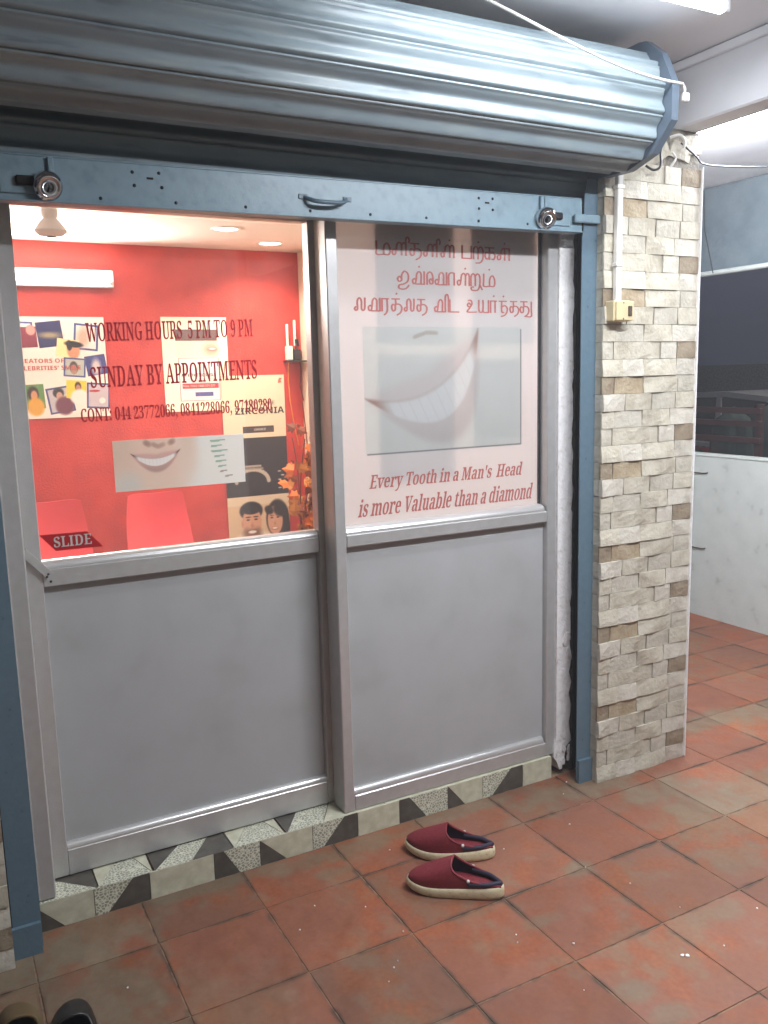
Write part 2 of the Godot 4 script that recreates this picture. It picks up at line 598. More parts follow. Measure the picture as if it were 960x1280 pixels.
func materials():
	mat("fitting", rgb(225, 226, 228), 0.45)
	# painted steel of the shutter: blue grey enamel with fine dust grain
	var p := patchy("shutter_paint", [rgb(104, 116, 122), rgb(128, 143, 150), rgb(134, 149, 155), rgb(146, 157, 158)], [0.05, 0.3, 0.6, 0.92], 0.42, 0.8, 11, 0.02, 0.0, 0.02, 0.05)
	p.clearcoat_enabled = true
	p.clearcoat = 0.3
	p.clearcoat_roughness = 0.25
	p.uv1_scale = Vector3(0.4, 2.5, 2.5)
	p = patchy("guide_paint", [rgb(70, 86, 96), rgb(92, 114, 128), rgb(95, 117, 131), rgb(98, 120, 133)], [0.04, 0.16, 0.6, 0.9], 0.42, 0.5, 12, 0.03, 0.0, 0.05)
	p = patchy("bar_paint", [rgb(118, 142, 154), rgb(128, 152, 164), rgb(133, 157, 168)], [0.1, 0.4, 0.9], 0.38, 0.6, 13, 0.025, 0.0, 0.03)
	mat("shaded_plate_paint", rgb(88, 102, 116), 0.5)  # guide colour made darker, shading on the end plates put into it
	mat("dark_steel", rgb(52, 56, 60), 0.5, 0.6)
	mat("rusty_steel", rgb(84, 72, 62), 0.7, 0.3)
	mat("chrome", rgb(215, 215, 218), 0.14, 1.0)
	mat("near_black", rgb(28, 26, 28), 0.9)  # even near black for channel insides, gap fill and lock openings
	p = patchy("aluminium", [rgb(190, 189, 187), rgb(193, 192, 190), rgb(196, 195, 194)], [0.2, 0.5, 0.8], 0.34, 0.5, 21, 0.02, 0.4, 0.05, 0.2)
	p.uv1_scale = Vector3(2.0, 2.0, 2.0)
	patchy("laminate", [rgb(164, 165, 164), rgb(170, 172, 172), rgb(174, 176, 177)], [0.05, 0.4, 0.9], 0.42, 1.0, 22, 0.007)
	mat("bright_aluminium", rgb(206, 205, 203), 0.3, 0.5)
	mat("dark_ink", rgb(58, 46, 48), 0.6)
	mat("board_grey", rgb(150, 152, 152), 0.8)
	mat("gasket", rgb(40, 40, 42), 0.7)
	var g := mat("glass", Color(1, 1, 1, 0.03), 0.02)
	g.transparency = BaseMaterial3D.TRANSPARENCY_ALPHA
	mat("maroon_vinyl", rgb(160, 30, 44), 0.5)
	mat("silver_vinyl", rgb(196, 190, 184), 0.4)
	mat("sticker_red", rgb(170, 26, 34), 0.4)
	mat("print_red", rgb(184, 92, 82), 0.5)
	patchy("white_plaster", [rgb(186, 180, 174), rgb(228, 225, 222), rgb(238, 236, 235), rgb(242, 241, 241)], [0.02, 0.2, 0.5, 0.9], 0.85, 0.35, 31, 0.02, 0.0, 0.4, 0.05)
	patchy("ceiling_paint", [rgb(222, 224, 230), rgb(230, 232, 236), rgb(234, 235, 239)], [0.1, 0.45, 0.9], 0.9, 1.6, 32, 0.01)
	patchy("parapet_paint", [rgb(160, 163, 158), rgb(180, 185, 181), rgb(185, 190, 186), rgb(188, 192, 188)], [0.0, 0.2, 0.6, 0.95], 0.8, 0.9, 33, 0.012, 0.0, 0.05, 0.08)
	patchy("grey_plaster", [rgb(120, 114, 104), rgb(140, 134, 124), rgb(156, 150, 140)], [0.2, 0.5, 0.8], 0.9, 0.6, 34, 0.02, 0.0, 0.4)
	patchy("mortar", [rgb(84, 72, 60), rgb(124, 100, 80), rgb(142, 112, 90)], [0.2, 0.5, 0.8], 0.95, 0.7, 35, 0.03, 0.0, 0.3)
	patchy("canvas_blind", [rgb(80, 92, 100), rgb(88, 101, 108), rgb(95, 107, 113)], [0.2, 0.5, 0.8], 0.8, 1.2, 36, 0.012, 0.0, 0.2)
	patchy("asphalt", [rgb(44, 44, 46), rgb(58, 58, 58), rgb(68, 67, 66)], [0.2, 0.5, 0.8], 0.9, 2.0, 37, 0.03, 0.0, 0.3)
	# interior
	patchy("red_wall", [rgb(184, 48, 40), rgb(194, 54, 44), rgb(200, 59, 48)], [0.2, 0.5, 0.8], 0.55, 1.4, 41, 0.012, 0.0, 0.08, 0.15)
	mat("cream_wall", rgb(228, 214, 196), 0.8)
	mat("room_white", rgb(232, 224, 216), 0.85)
	patchy("room_floor", [rgb(150, 140, 128), rgb(176, 166, 152)], [0.2, 0.8], 0.3, 1.0, 42)
	var rc := mat("red_plastic", rgb(218, 70, 80), 0.32)
	rc.clearcoat_enabled = true
	rc.clearcoat = 0.3
	mat("black_plastic", rgb(26, 26, 28), 0.4)
	mat("white_plastic", rgb(224, 222, 216), 0.4)
	mat("ivory_plastic", rgb(206, 190, 150), 0.45)
	mat("orange_cable", rgb(214, 120, 50), 0.5)

func shell():
	# ground, ceiling and the walls of the building
	structure("ground", bx(Vector3(-40, -0.6, -60), Vector3(60, -0.36, 40), 0.0), M.asphalt)
	structure("floor_slab", bx(Vector3(-2.6, -0.355, -7.0), Vector3(4.12, -0.0020, 1.6), 0.0), M.mortar)
	var c := Mb.new()
	c.span(Vector3(-2.6, CEIL, -7.0), Vector3(4.12, CEIL + 0.12, 1.7), 0.0)
	structure("veranda_ceiling", c.done(), M.ceiling_paint)
	var bm := thing("ceiling_beam", "white painted concrete beam under the veranda ceiling above the stone pillar", "beam", Vector3(2.42, 2.235, -1.0))
	part("beam_body", bx(Vector3(2.30, 2.235, -2.42), Vector3(2.41, CEIL - 0.002, 1.6), 0.006), M.ceiling_paint, bm)
	part("cove_strip", bx(Vector3(2.282, CEIL - 0.03, -2.41), Vector3(2.298, CEIL - 0.003, 1.6), 0.003), M.ceiling_paint, bm)
	var w := thing("shop_wall", "plain plastered shop wall above the door behind the rolled shutter", "wall", Vector3(1.0, 1.98, -2.4))
	part("lintel", bx(Vector3(-0.3, 1.975, -2.46), Vector3(2.40, CEIL - 0.002, -2.30), 0.003), M.grey_plaster, w)
	part("wall_body", bx(Vector3(-2.6, 0.0, -2.46), Vector3(-0.31, CEIL - 0.002, -2.30), 0.003), M.grey_plaster, w)
	var o := thing("added_fill_wall", "unseen white wall added behind the viewer to bounce light onto the shopfront", "wall", Vector3(0, 0, 1.65))  # unseen wall added as bounce fill for the undersides
	part("wall_body", bx(Vector3(-2.6, -0.006, 1.5), Vector3(2.2, CEIL - 0.002, 1.62), 0.003), M.parapet_paint, o)
	var s := thing("shop_side_wall", "plastered outer side wall of the shop behind the stone pillar", "wall", Vector3(2.35, 0, -4.0))
	part("wall_body", bx(Vector3(2.30, 0.0, -7.0), Vector3(2.405, CEIL - 0.002, -2.47), 0.003), M.white_plaster, s)

# ---------------------------------------------------------------- floor of terracotta tiles
func floor_texture() -> ImageTexture:
	var x0 := -1.0
	var z0 := -6.4
	var sz := 6.0
	var N := 1200
	var im := Image.create(N, N, false, Image.FORMAT_RGB8)
	var n1 := FastNoiseLite.new(); n1.seed = 3; n1.frequency = 2.2; n1.fractal_octaves = 5
	var n2 := FastNoiseLite.new(); n2.seed = 9; n2.frequency = 9.0; n2.fractal_octaves = 4
	var n3 := FastNoiseLite.new(); n3.seed = 15; n3.frequency = 60.0; n3.fractal_octaves = 2
	# cement film lying on the tiles, where the photograph shows it: x, z, radius in x, radius in z, strength
	var film := [[.0, -2.15, .34, .22, 1.0], [.28, -2.22, .18, .1, .8], [.6, -2.27, .3, .035, .8], [1.0, -2.24, .3, .045, .8], [1.5, -2.27, .35, .05, .8], [1.9, -2.17, .3, .09, .9],
		[2.14, -2.02, .22, .1, .9], [2.2, -1.88, .2, .12, .9], [2.45, -1.85, .25, .14, .7], [2.3, -1.72, .16, .1, .6], [2.75, -2.36, .34, .07, .9], [3.1, -2.32, .3, .08, .8],
		[1.574, -1.804, .06, .035, .8], [1.34, -1.66, .07, .03, .6], [1.345, -1.34, .08, .04, .7], [1.37, -1.24, .06, .04, .6], [.95, -2.15, .07, .03, .7], [1.21, -1.77, .05, .02, .6],
		[.41, -2.1, .03, .12, .6], [.2, -2.0, .2, .14, .7], [1.7, -2.12, .18, .06, .5], [.0, -1.6, .5, .4, .6], [.1, -1.92, .36, .28, .95], [.45, -1.75, .25, .2, .5], [1.75, -1.45, .12, .05, .6], [2.0, -1.6, .1, .08, .5], [3.5, -3.4, .3, .3, .4]]
	for j in N:
		var z := z0 + sz * (j + 0.5) / N
		for i in N:
			var x := x0 + sz * (i + 0.5) / N
			if z > -0.5 or (x < 2.3 and z < -2.4) or x > 4.0:
				continue
			var a := n1.get_noise_2d(x, z)
			var b := n2.get_noise_2d(x, z)
			var g := n3.get_noise_2d(x, z)
			var k := clampf((a + 0.5 * b - 0.14) * 1.4, 0.0, 0.5)
			for f in film:
				var u: float = (x - f[0]) / f[2]
				var v: float = (z - f[1]) / f[3]
				var d := u * u + v * v
				if d < 2.2:
					k = maxf(k, f[4] * clampf(1.25 - d + 0.9 * b + 0.5 * a, 0.0, 1.0))
			k = clampf(k * (0.86 + 0.3 * g), 0.0, 0.95)
			var tile := Color(0.525 + 0.06 * a + 0.05 * g, 0.30 + 0.04 * a + 0.035 * g, 0.205 + 0.03 * b)
			tile = tile.lerp(Color(0.49, 0.35, 0.275), clampf(0.4 - 1.2 * a + b * 0.5, 0.0, 0.5))
			# dirt packed along some joints and scraped chips at tile edges
			var jx := absf(fposmod(x - 0.414 + 0.148, 0.296) - 0.148)
			var jz := absf(fposmod(z + 2.088 + 0.1495, 0.29896) - 0.1495)
			var jd := minf(jx, jz)
			if jd < 0.03:
				var nb := n2.get_noise_2d(x * 0.45 + 7.0, z * 0.45)
				var grime := clampf((nb + 0.12) * 3.0, 0.0, 1.0) * (1.0 - smoothstep(0.002, 0.008 + 0.012 * maxf(0.0, b + 0.3), jd))
				tile = tile.lerp(Color(0.23 + 0.05 * g, 0.185 + 0.04 * g, 0.15 + 0.03 * g), 0.8 * grime)
				k *= 1.0 - 0.7 * grime
			var dust := Color(0.445 + 0.04 * b, 0.41 + 0.04 * b, 0.335 + 0.03 * b)
			im.set_pixel(i, j, tile.lerp(dust, k))
	return ImageTexture.create_from_image(im)

func floor_tiles():
	var tex := floor_texture()
	var ms := []
	var rel := normal_tex(77, 0.05, 5.0)
	for k in 4:
		var m := mat("terracotta_%d" % k, [rgb(255, 255, 255), rgb(238, 230, 226), rgb(255, 244, 236), rgb(228, 234, 234)][k], [0.66, 0.72, 0.69, 0.75][k])
		m.albedo_texture = tex
		m.normal_enabled = true
		m.normal_texture = rel
		m.normal_scale = 0.25
		ms.append(m)
	var fl := Node3D.new()
	fl.name = numbered("floor")
	add_child(fl)
	fl.set_meta("kind", "structure")
	var P := 0.296
	var uv := func(p: Vector3): return Vector2((p.x + 1.0) / 6.0, (p.z + 6.4) / 6.0)
	for r in range(-14, 6):
		var za := -2.088 + P * 1.01 * r
		var zb := za + P * 1.01
		for c in range(-5, 13):
			var xa := 0.414 + P * c
			var xb := xa + P
			if xb > 3.97:
				xb = 3.948
			var a := za
			if xa < 2.29 and zb < -2.2:
				continue
			if xa < 2.29 and za < -2.295:
				a = -2.293
				if xa > 1.9:
					a = -2.25
			if zb < -6.3 or xb - xa < 0.05:
				continue
			var gp := 0.0019
			var y := rng.randf_range(-0.0005, 0.0006)
			var b := Mb.new(uv)
			var lo := Vector3(xa + gp + rng.randf_range(-.001, .001), -0.0019, a + gp + rng.randf_range(-.001, .001))
			var hi := Vector3(xb - gp + rng.randf_range(-.001, .001), y, zb - gp + rng.randf_range(-.001, .001))
			b.span(lo, hi, 0.0011)
			var o := MeshInstance3D.new()
			o.name = "floor_tile"
			o.mesh = b.done()
			o.set_surface_override_material(0, ms[rng.randi() % 4])
			fl.add_child(o, true)

# ---------------------------------------------------------------- tiled step under the door
func door_step():
	var t := thing("door_step", "low door step faced with cream and dark triangle patterned ceramic tiles", "step", Vector3(1.0, 0, -2.36))
	part("step_body", bx(Vector3(0.13, -0.006, -2.46), Vector3(1.885, STEP - 0.006, -2.301), 0.001), M.mortar, t)
	patchy("tile_cream", [rgb(186, 184, 160), rgb(206, 204, 182)], [0.2, 0.8], 0.35, 0.3, 51)
	patchy("tile_dark", [rgb(78, 74, 68), rgb(94, 90, 82)], [0.2, 0.8], 0.35, 0.3, 52)
	var cob := mat("tile_cobble", Color.WHITE, 0.4)
	var n := FastNoiseLite.new()
	n.seed = 5; n.noise_type = FastNoiseLite.TYPE_CELLULAR; n.frequency = 0.055; n.cellular_return_type = FastNoiseLite.RETURN_DISTANCE2_SUB; n.fractal_type = FastNoiseLite.FRACTAL_NONE
	var nt := NoiseTexture2D.new()
	nt.width = 512; nt.height = 512; nt.seamless = true; nt.noise = n
	var gr := Gradient.new()
	gr.offsets = PackedFloat32Array([0.0, 0.12, 0.3, 1.0])
	gr.colors = PackedColorArray([rgb(222, 222, 202), rgb(214, 214, 194), rgb(150, 150, 134), rgb(136, 136, 122)])
	nt.color_ramp = gr
	cob.albedo_texture = nt
	cob.uv1_triplanar = true
	cob.uv1_world_triplanar = true
	cob.uv1_scale = Vector3.ONE * 4.0
	# top: pieces given along the front edge and the back edge
	var zf := -2.297
	var zk := -2.455
	var top := func(a: float, b: float, d: float) -> Vector3: return Vector3(a, d, b)
	var pieces := [
		[[.135, zf, .3, zf, .135, zk], "tile_cobble"], [[.302, zf, .302, zk, .137, zk], "tile_dark"],
		[[.306, zf, .40, zk, .45, zf], "tile_cobble"], [[.306, zf, .306, zk, .398, zk], "tile_cream"], [[.452, zf, .402, zk, .455, zk], "tile_cream"],
		[[.459, zf, .459, zk, .60, zk], "tile_dark"], [[.461, zf, .602, zk, .68, zk, .565, zf], "tile_cobble"], [[.567, zf, .682, zk, .69, zk, .69, zf], "tile_dark"],
		[[.694, zf, .694, zk, .80, zk], "tile_cream"], [[.696, zf, .802, zk, .85, zf], "tile_cobble"], [[.852, zf, .804, zk, .856, zk], "tile_cream"],
		[[.86, zf, .86, zk, .97, zk], "tile_dark"], [[.862, zf, .972, zk, 1.08, zk, .98, zf], "tile_cobble"], [[.983, zf, 1.083, zk, 1.2, zk, 1.2, zf], "tile_cream"], [[1.204, zf, 1.204, zk, 1.88, zk, 1.88, zf], "tile_cream"]]
	for q in pieces:
		var poly := PackedVector2Array()
		for i in range(0, q[0].size(), 2):
			poly.append(Vector2(q[0][i], q[0][i + 1]))
		var b := Mb.new()
		b.prism(poly, STEP - 0.0058, STEP, top)
		part("tile", b.done(), M[q[1]], t)
	# riser
	var up := func(a: float, b: float, d: float) -> Vector3: return Vector3(a, b, d)
	var x := 0.135
	var k := 0
	var y0 := -0.0055
	var y1 := STEP - 0.001
	while x < 1.87:
		var w: float = min([0.155, 0.15, 0.185, 0.14, 0.17][k % 5], 1.882 - x)
		var e := 0.0015
		var sets: Array
		match k % 4:
			0: sets = [[[x, y0, x + w * .5, y0, x, y1], "tile_dark"], [[x + w * .5 + e, y0, x + w, y0, x + w, y1, x + e, y1], "tile_cream"]]
			1: sets = [[[x, y0, x + w * .2, y0, x + w * .7, y1, x, y1], "tile_cobble"], [[x + w * .2 + e, y0, x + w, y0, x + w, y1, x + w * .7 + e, y1], "tile_dark"]]
			2: sets = [[[x, y0, x + w, y0, x + w, y1, x, y1], "tile_cream"]]
			3: sets = [[[x, y0, x + w * .55, y0, x + w * .2, y1, x, y1], "tile_dark"], [[x + w * .55 + e, y0, x + w, y0, x + w, y1, x + w * .2 + e, y1], "tile_cobble"]]
		for q in sets:
			var poly := PackedVector2Array()
			for i in range(0, q[0].size(), 2):
				poly.append(Vector2(q[0][i], q[0][i + 1]))
			var b := Mb.new()
			b.prism(poly, -2.3012, -2.2952, up)
			part("tile", b.done(), M[q[1]], t)
		x += w + 0.002
		k += 1

# ---------------------------------------------------------------- the room behind the glass
func room():
	structure("room_floor", bx(Vector3(-0.9, -0.006, -5.5), Vector3(2.297, STEP, -2.462), 0.0), M.room_floor)
	structure("room_ceiling", bx(Vector3(-0.9, 2.265, -5.5), Vector3(2.297, 2.40, -2.463), 0.0), M.room_white)
	var w := thing("red_wall", "glossy red painted back wall of the waiting room", "wall", Vector3(0.7, STEP, ZB))
	part("wall_body", bx(Vector3(-0.9, STEP + 0.001, ZB - 0.1), Vector3(2.28, 2.264, ZB), 0.0), M.red_wall, w)
	w = thing("cream_side_wall", "cream side wall meeting the red wall at the corner", "wall", Vector3(2.29, STEP, -4.0))
	part("wall_body", bx(Vector3(2.281, STEP + 0.001, ZB - 0.1), Vector3(2.298, 2.264, -2.464), 0.0), M.cream_wall, w)
	w = thing("left_side_wall", "cream side wall of the waiting room beyond the left window edge", "wall", Vector3(-0.95, STEP, -4.0))
	part("wall_body", bx(Vector3(-1.0, STEP + 0.001, ZB - 0.1), Vector3(-0.901, 2.40, -2.464), 0.0), M.cream_wall, w)

	tube_light("wall_tube_light", "long lit tube lamp fixed high on the red wall", Vector3(0.45, 2.056, ZB + 0.07), Vector3.RIGHT, Vector3.BACK, 1.2, 4.8, 12.0, rgb(255, 246, 236), "", 0.024, 0.10)
	var spots := [[1.56, -4.68, "round ceiling downlight, larger lit one left of its neighbour near the red wall"], [1.97, -5.08, "round ceiling downlight closest to the corner of the red wall"], [1.2, -4.21, "faint round ceiling downlight nearest the shutter bar"]]
	for s in spots:
		var at := Vector3(s[0], 2.265, s[1])
		var t := thing("downlight", s[2], "light", at, "ceiling downlights of the waiting room")
		var b := Mb.new()
		b.lathe(at, [Vector2(0.066, -0.001), Vector2(0.071, -0.006), Vector2(0.08, -0.006), Vector2(0.084, 0.0)], 20)
		part("rim", b.done(), M.fitting, t)
		b = Mb.new()
		b.lathe(at, [Vector2(0.0, -0.005), Vector2(0.045, -0.005), Vector2(0.065, -0.002)], 20)
		part("lamp_disc", b.done(), glow("downlight_glow", rgb(255, 236, 205), 6.0) if not M.has("downlight_glow") else M.downlight_glow, t)
		var l := SpotLight3D.new()
		l.name = "downlight_lamp"
		l.position = Vector3(0, -0.02, 0)
		l.rotation_degrees = Vector3(-90, 0, 0)
		l.spot_angle = 70
		l.spot_range = 8.0
		l.spot_attenuation = 2.0
		l.light_size = 0.04
		l.light_energy = 1.3
		l.light_color = rgb(255, 238, 214)
		l.shadow_enabled = true
		t.add_child(l)
	# bell shaped fitting under the ceiling
	var pb := Vector3(0.588, 2.264, -4.2)
	var pt := thing("ceiling_pendant", "small pale bell shaped fitting hanging from the ceiling below the left shutter lock", "pendant", pb)
	var b := Mb.new()
	b.lathe(pb, [Vector2(0.022, 0.0), Vector2(0.034, -0.03), Vector2(0.036, -0.07), Vector2(0.03, -0.085)], 18)
	part("canopy", b.done(), M.fitting, pt)
	b = Mb.new()
	b.lathe(pb, [Vector2(0.03, -0.085), Vector2(0.045, -0.1), Vector2(0.07, -0.135), Vector2(0.072, -0.142), Vector2(0.05, -0.16), Vector2(0.0, -0.166)], 20)
	part("bell", b.done(), M.fitting, pt)
	posters()
	chairs()
	plant()
	device()

func posters():
	var zf := ZB + 0.004
	# collage of pictures
	var im := Image.create(420, 476, false, Image.FORMAT_RGB8)
	im.fill(rgb(236, 230, 222))
	var bl := rgb(66, 76, 140)
	card(im, .12, .16, .2, .22, 2, rgb(228, 226, 226), bl, .018)
	card(im, .16, .2, .2, .2, -2, rgb(128, 50, 66))
	blot(im, .2, .13, .05, .05, rgb(200, 150, 140))
	card(im, .40, .17, .27, .25, -6, rgb(50, 52, 96))
	blot(im, .40, .18, .11, .03, rgb(150, 140, 110), .6)
	card(im, .79, .2, .27, .26, 6, rgb(232, 226, 220), bl, .022)
	blot(im, .76, .2, .07, .1, rgb(204, 170, 152), .5, 20)
	card(im, .58, .31, .24, .18, 8, rgb(238, 220, 160))
	blot(im, .64, .33, .07, .085, rgb(196, 140, 106))
	blot(im, .65, .27, .1, .03, rgb(40, 36, 40), .2, 8)
	blot(im, .60, .28, .03, .05, rgb(44, 36, 34))
	card(im, .88, .48, .23, .2, -8, rgb(62, 66, 130))
	blot(im, .88, .5, .05, .08, rgb(210, 196, 196), .4)
	card(im, .64, .5, .24, .19, 5, rgb(176, 184, 178), bl, .018)
	blot(im, .63, .5, .045, .06, rgb(70, 60, 56))
	blot(im, .63, .52, .035, .05, rgb(170, 130, 110))
	card(im, .18, .78, .22, .24, -2, rgb(96, 140, 80))
	blot(im, .17, .75, .06, .07, rgb(60, 40, 34))
	blot(im, .18, .77, .035, .05, rgb(206, 150, 110))
	blot(im, .19, .88, .09, .09, rgb(214, 160, 60))
	card(im, .46, .82, .28, .26, -8, rgb(186, 184, 190), bl, .02)
	blot(im, .44, .75, .06, .05, rgb(50, 44, 46))
	blot(im, .45, .78, .035, .04, rgb(190, 150, 130))
	blot(im, .5, .88, .1, .09, rgb(110, 56, 74))
	card(im, .64, .72, .22, .18, 4, rgb(226, 202, 60))
	blot(im, .66, .69, .035, .045, rgb(70, 52, 44))
	blot(im, .66, .71, .028, .038, rgb(180, 130, 100))
	blot(im, .67, .8, .1, .08, rgb(236, 232, 226))
	card(im, .88, .79, .26, .26, 4, rgb(190, 180, 190), bl, .02)
	blot(im, .84, .74, .06, .012, rgb(190, 50, 60))
	blot(im, .92, .84, .035, .03, rgb(238, 226, 222))
	var t := thing("photo_collage_board", "white board of tilted blue framed snapshots on the red wall", "poster", Vector3(0.75, 1.25, zf))
	var c := Vector3(0.754, 1.545, zf)
	part("board", sheet(c, 0.515, 0.585, 0.006), printed("collage_print", im), t)
	for q in [["CREATORS OF", .27, .586], ["CELEBRITIES' SMILE", .36, .545]]:
		part("lettering", letters(q[0], q[1], 0.024, Vector3(0.5 + q[1] / 2 + (.0 if q[1] < .3 else .0), q[2] + 1.0, zf + 0.0045), false), M.print_red, t)
	# notice sheet
	im = Image.create(330, 460, false, Image.FORMAT_RGB8)
	im.fill(rgb(240, 234, 216))
	card(im, .52, .19, .64, .12, 0, rgb(110, 84, 84))
	card(im, .52, .34, .64, .16, 0, rgb(236, 216, 206))
	blot(im, .74, .34, .12, .07, rgb(220, 176, 158), .4)
	blot(im, .76, .34, .07, .02, rgb(206, 120, 112), .4)
	blot(im, .76, .335, .05, .01, rgb(244, 238, 232), .4)
	card(im, .54, .66, .62, .46, 0, rgb(232, 224, 226), rgb(110, 100, 130), .008)
	card(im, .55, .73, .56, .055, 0, rgb(190, 56, 66))
	card(im, .60, .82, .28, .045, 0, rgb(84, 86, 150))
	for k in 3:
		card(im, .55, .655 + .02 * k, .5 - .1 * k, .005, 0, rgb(170, 160, 168))
	t = thing("notice_sheet", "cream notice sheet with red strip behind the window lettering", "poster", Vector3(1.56, 1.26, zf))
	part("paper", sheet(Vector3(1.56, 1.551, zf), 0.418, 0.584, 0.003), printed("notice_print", im), t)
	part("lettering", letters("AN ESTHETIC SMILE", 0.22, 0.018, Vector3(1.57, 1.485, zf + 0.0026), false), M.dark_ink, t)
	part("lettering", letters("TOLL FREE 1800 571 577", 0.21, 0.013, Vector3(1.57, 1.417, zf + 0.0026), false), M.silver_vinyl, t)
	# tall poster in three fields
	im = Image.create(320, 820, false, Image.FORMAT_RGB8)
	im.fill(rgb(222, 206, 184))
	card(im, .55, .315, .5, .038, 0, rgb(70, 58, 58))
	card(im, .5, .535, 1.0, .345, 0, rgb(48, 42, 46))
	# arch of teeth
	for k in 16:
		var a := PI * (0.02 + 0.96 * k / 15.0)
		blot(im, .42 - .26 * cos(a), .625 - .075 * sin(a), .032, .013, rgb(190, 180, 170), .3)
	card(im, .42, .53, .3, .012, 0, rgb(170, 160, 152))
	card(im, .43, .545, .34, .01, 0, rgb(150, 140, 134))
	for k in 5:
		blot(im, .86 + .05 * (k % 2), .57 + .025 * k, .03, .004, rgb(200, 190, 180), .3)
	# couple
	card(im, .5, .885, 1.0, .25, 0, rgb(216, 190, 160))
	blot(im, .40, 0.9900, .36, .07, rgb(232, 224, 214), .15)
	blot(im, .80, 0.8550, .19, .115, rgb(44, 31, 29), .08)
	blot(im, .90, 0.9400, .12, .1, rgb(44, 31, 29), .12)
	blot(im, .755, 0.8650, .125, .088, rgb(214, 164, 138), .08)
	blot(im, .84, 0.8050, .12, .035, rgb(44, 31, 29), .25, 40)
	blot(im, .66, 0.8000, .06, .03, rgb(44, 31, 29), .25, -50)
	blot(im, .745, 0.9150, .05, .008, rgb(170, 92, 84), .4)
	blot(im, .745, 0.9130, .042, .0055, rgb(244, 238, 232), .3)
	for x in [.70, .80]:
		blot(im, x, 0.8480, .022, .0045, rgb(64, 42, 38), .4)
		blot(im, x, 0.8350, .032, .0025, rgb(84, 58, 50), .5)
	blot(im, .75, 0.8850, .016, .009, rgb(190, 136, 112), .6)
	blot(im, .37, 0.7950, .185, .055, rgb(42, 33, 31), .1)
	blot(im, .375, 0.8650, .155, .098, rgb(214, 160, 134), .08)
	blot(im, .375, 0.9350, .145, .045, rgb(120, 86, 74, .85), .35)
	blot(im, .375, 0.8850, .08, .02, rgb(214, 160, 134), .6)
	blot(im, .375, 0.9220, .065, .009, rgb(248, 243, 238), .25)
	for x in [.315, .44]:
		blot(im, x, 0.8480, .026, .0048, rgb(54, 38, 34), .4)
		blot(im, x, 0.8320, .04, .004, rgb(54, 40, 36), .4)
	blot(im, .378, 0.8850, .022, .012, rgb(192, 134, 110), .6)
	blot(im, .22, 0.8700, .02, .022, rgb(204, 150, 126), .3)
	blot(im, .37, .786, .155, .030, rgb(42, 33, 31), .12)
	t = thing("tall_dental_poster", "tall poster with cream, black and smiling couple fields near the corner", "poster", Vector3(1.93, 0.37, zf))
	part("paper", sheet(Vector3(1.928, 0.915, zf + 0.006), 0.432, 1.12, 0.004), printed("tall_print", im), t)
	part("lettering", letters("DENTCARE", 0.19, 0.024, Vector3(1.975, 1.295, zf + 0.009), false, false), M.dark_ink, t)
	part("lettering", letters("ZIRCONIA", 0.34, 0.042, Vector3(1.965, 1.245, zf + 0.009), false), M.dark_ink, t)
	part("lettering", letters("CHOICE", 0.08, 0.014, Vector3(1.96, 1.122, zf + 0.009), false), M.silver_vinyl, t)
	var b := Mb.new()
	b.prism(PackedVector2Array([Vector2(2.10, 1.42), Vector2(2.125, 1.425), Vector2(2.12, 1.44), Vector2(2.13, 1.455), Vector2(2.11, 1.455), Vector2(2.103, 1.44)]), zf + 0.006, zf + 0.009, func(a, d, e): return Vector3(a, d, e))
	part("emblem", b.done(), M.print_red, t)

func chair(x: float, z: float, turn: float, label: String):
	var t := thing("waiting_chair", label, "chair", Vector3(x, STEP, z), "red waiting room chairs")
	t.rotation.y = turn
	# parts in the chair's own coordinates: it faces +z, the seat 0.38 above the floor
	var back := []
	var front := []
	for i in 13:
		var v := i / 12.0
		var r0 := []
		var r1 := []
		for j in 15:
			var u := j / 7.0 - 1.0
			var hw := lerpf(0.190, 0.158, v * v)
			var y := lerpf(0.36, 0.745, v) - 0.018 * (1.0 - u * u) * v + 0.0
			y -= 0.02 * pow(absf(u), 6.0) * v
			var z0 := -0.20 - 0.10 * v + 0.055 * u * u - 0.03 * sin(v * PI)
			r0.append(Vector3(u * hw, y, z0 + 0.006))
			r1.append(Vector3(u * hw, y, z0 - 0.006))
		front.append(r0)
		back.append(r1)
	var b := Mb.new()
	b.grid(front, -1.0)
	b.grid(back, 1.0)
	for e in [[front[12], back[12], Vector3.UP], [front[0], back[0], Vector3.DOWN]]:
		for j in 14:
			b.quad(e[0][j], e[0][j + 1], e[1][j + 1], e[1][j], e[2])
	for j in [0, 14]:
		for i in 12:
			b.quad(front[i][j], front[i + 1][j], back[i + 1][j], back[i][j], Vector3(j - 7, 0, 0))
	local("backrest", b.done(), M.red_plastic, t)
	b = Mb.new()
	var s0 := []
	var s1 := []
	for i in 10:
		var v := i / 9.0
		var r0 := []
		var r1 := []
		for j in 13:
			var u := j / 6.0 - 1.0
			var hw := 0.20 - 0.02 * v * v
			var y := 0.375 - 0.02 * (1 - u * u) * sin(v * PI) - 0.03 * pow(v, 4.0)
			r0.append(Vector3(u * hw, y, lerpf(-0.2, 0.2, v)))
			r1.append(Vector3(u * hw, y - 0.012, lerpf(-0.2, 0.2, v)))
		s0.append(r0)
		s1.append(r1)
	b.grid(s0, 1.0)
	b.grid(s1, -1.0)
	for j in 12:
		b.quad(s0[9][j], s0[9][j + 1], s1[9][j + 1], s1[9][j], Vector3.BACK)
	local("seat", b.done(), M.red_plastic, t)
	for sx in [-1.0, 1.0]:
		for sz in [-1.0, 1.0]:
			b = Mb.new()
			b.tube([Vector3(sx * 0.15, 0.36, sz * 0.14), Vector3(sx * 0.18, 0.0, sz * 0.19)], 0.011, 8)
			local("leg", b.done(), M.chrome, t)

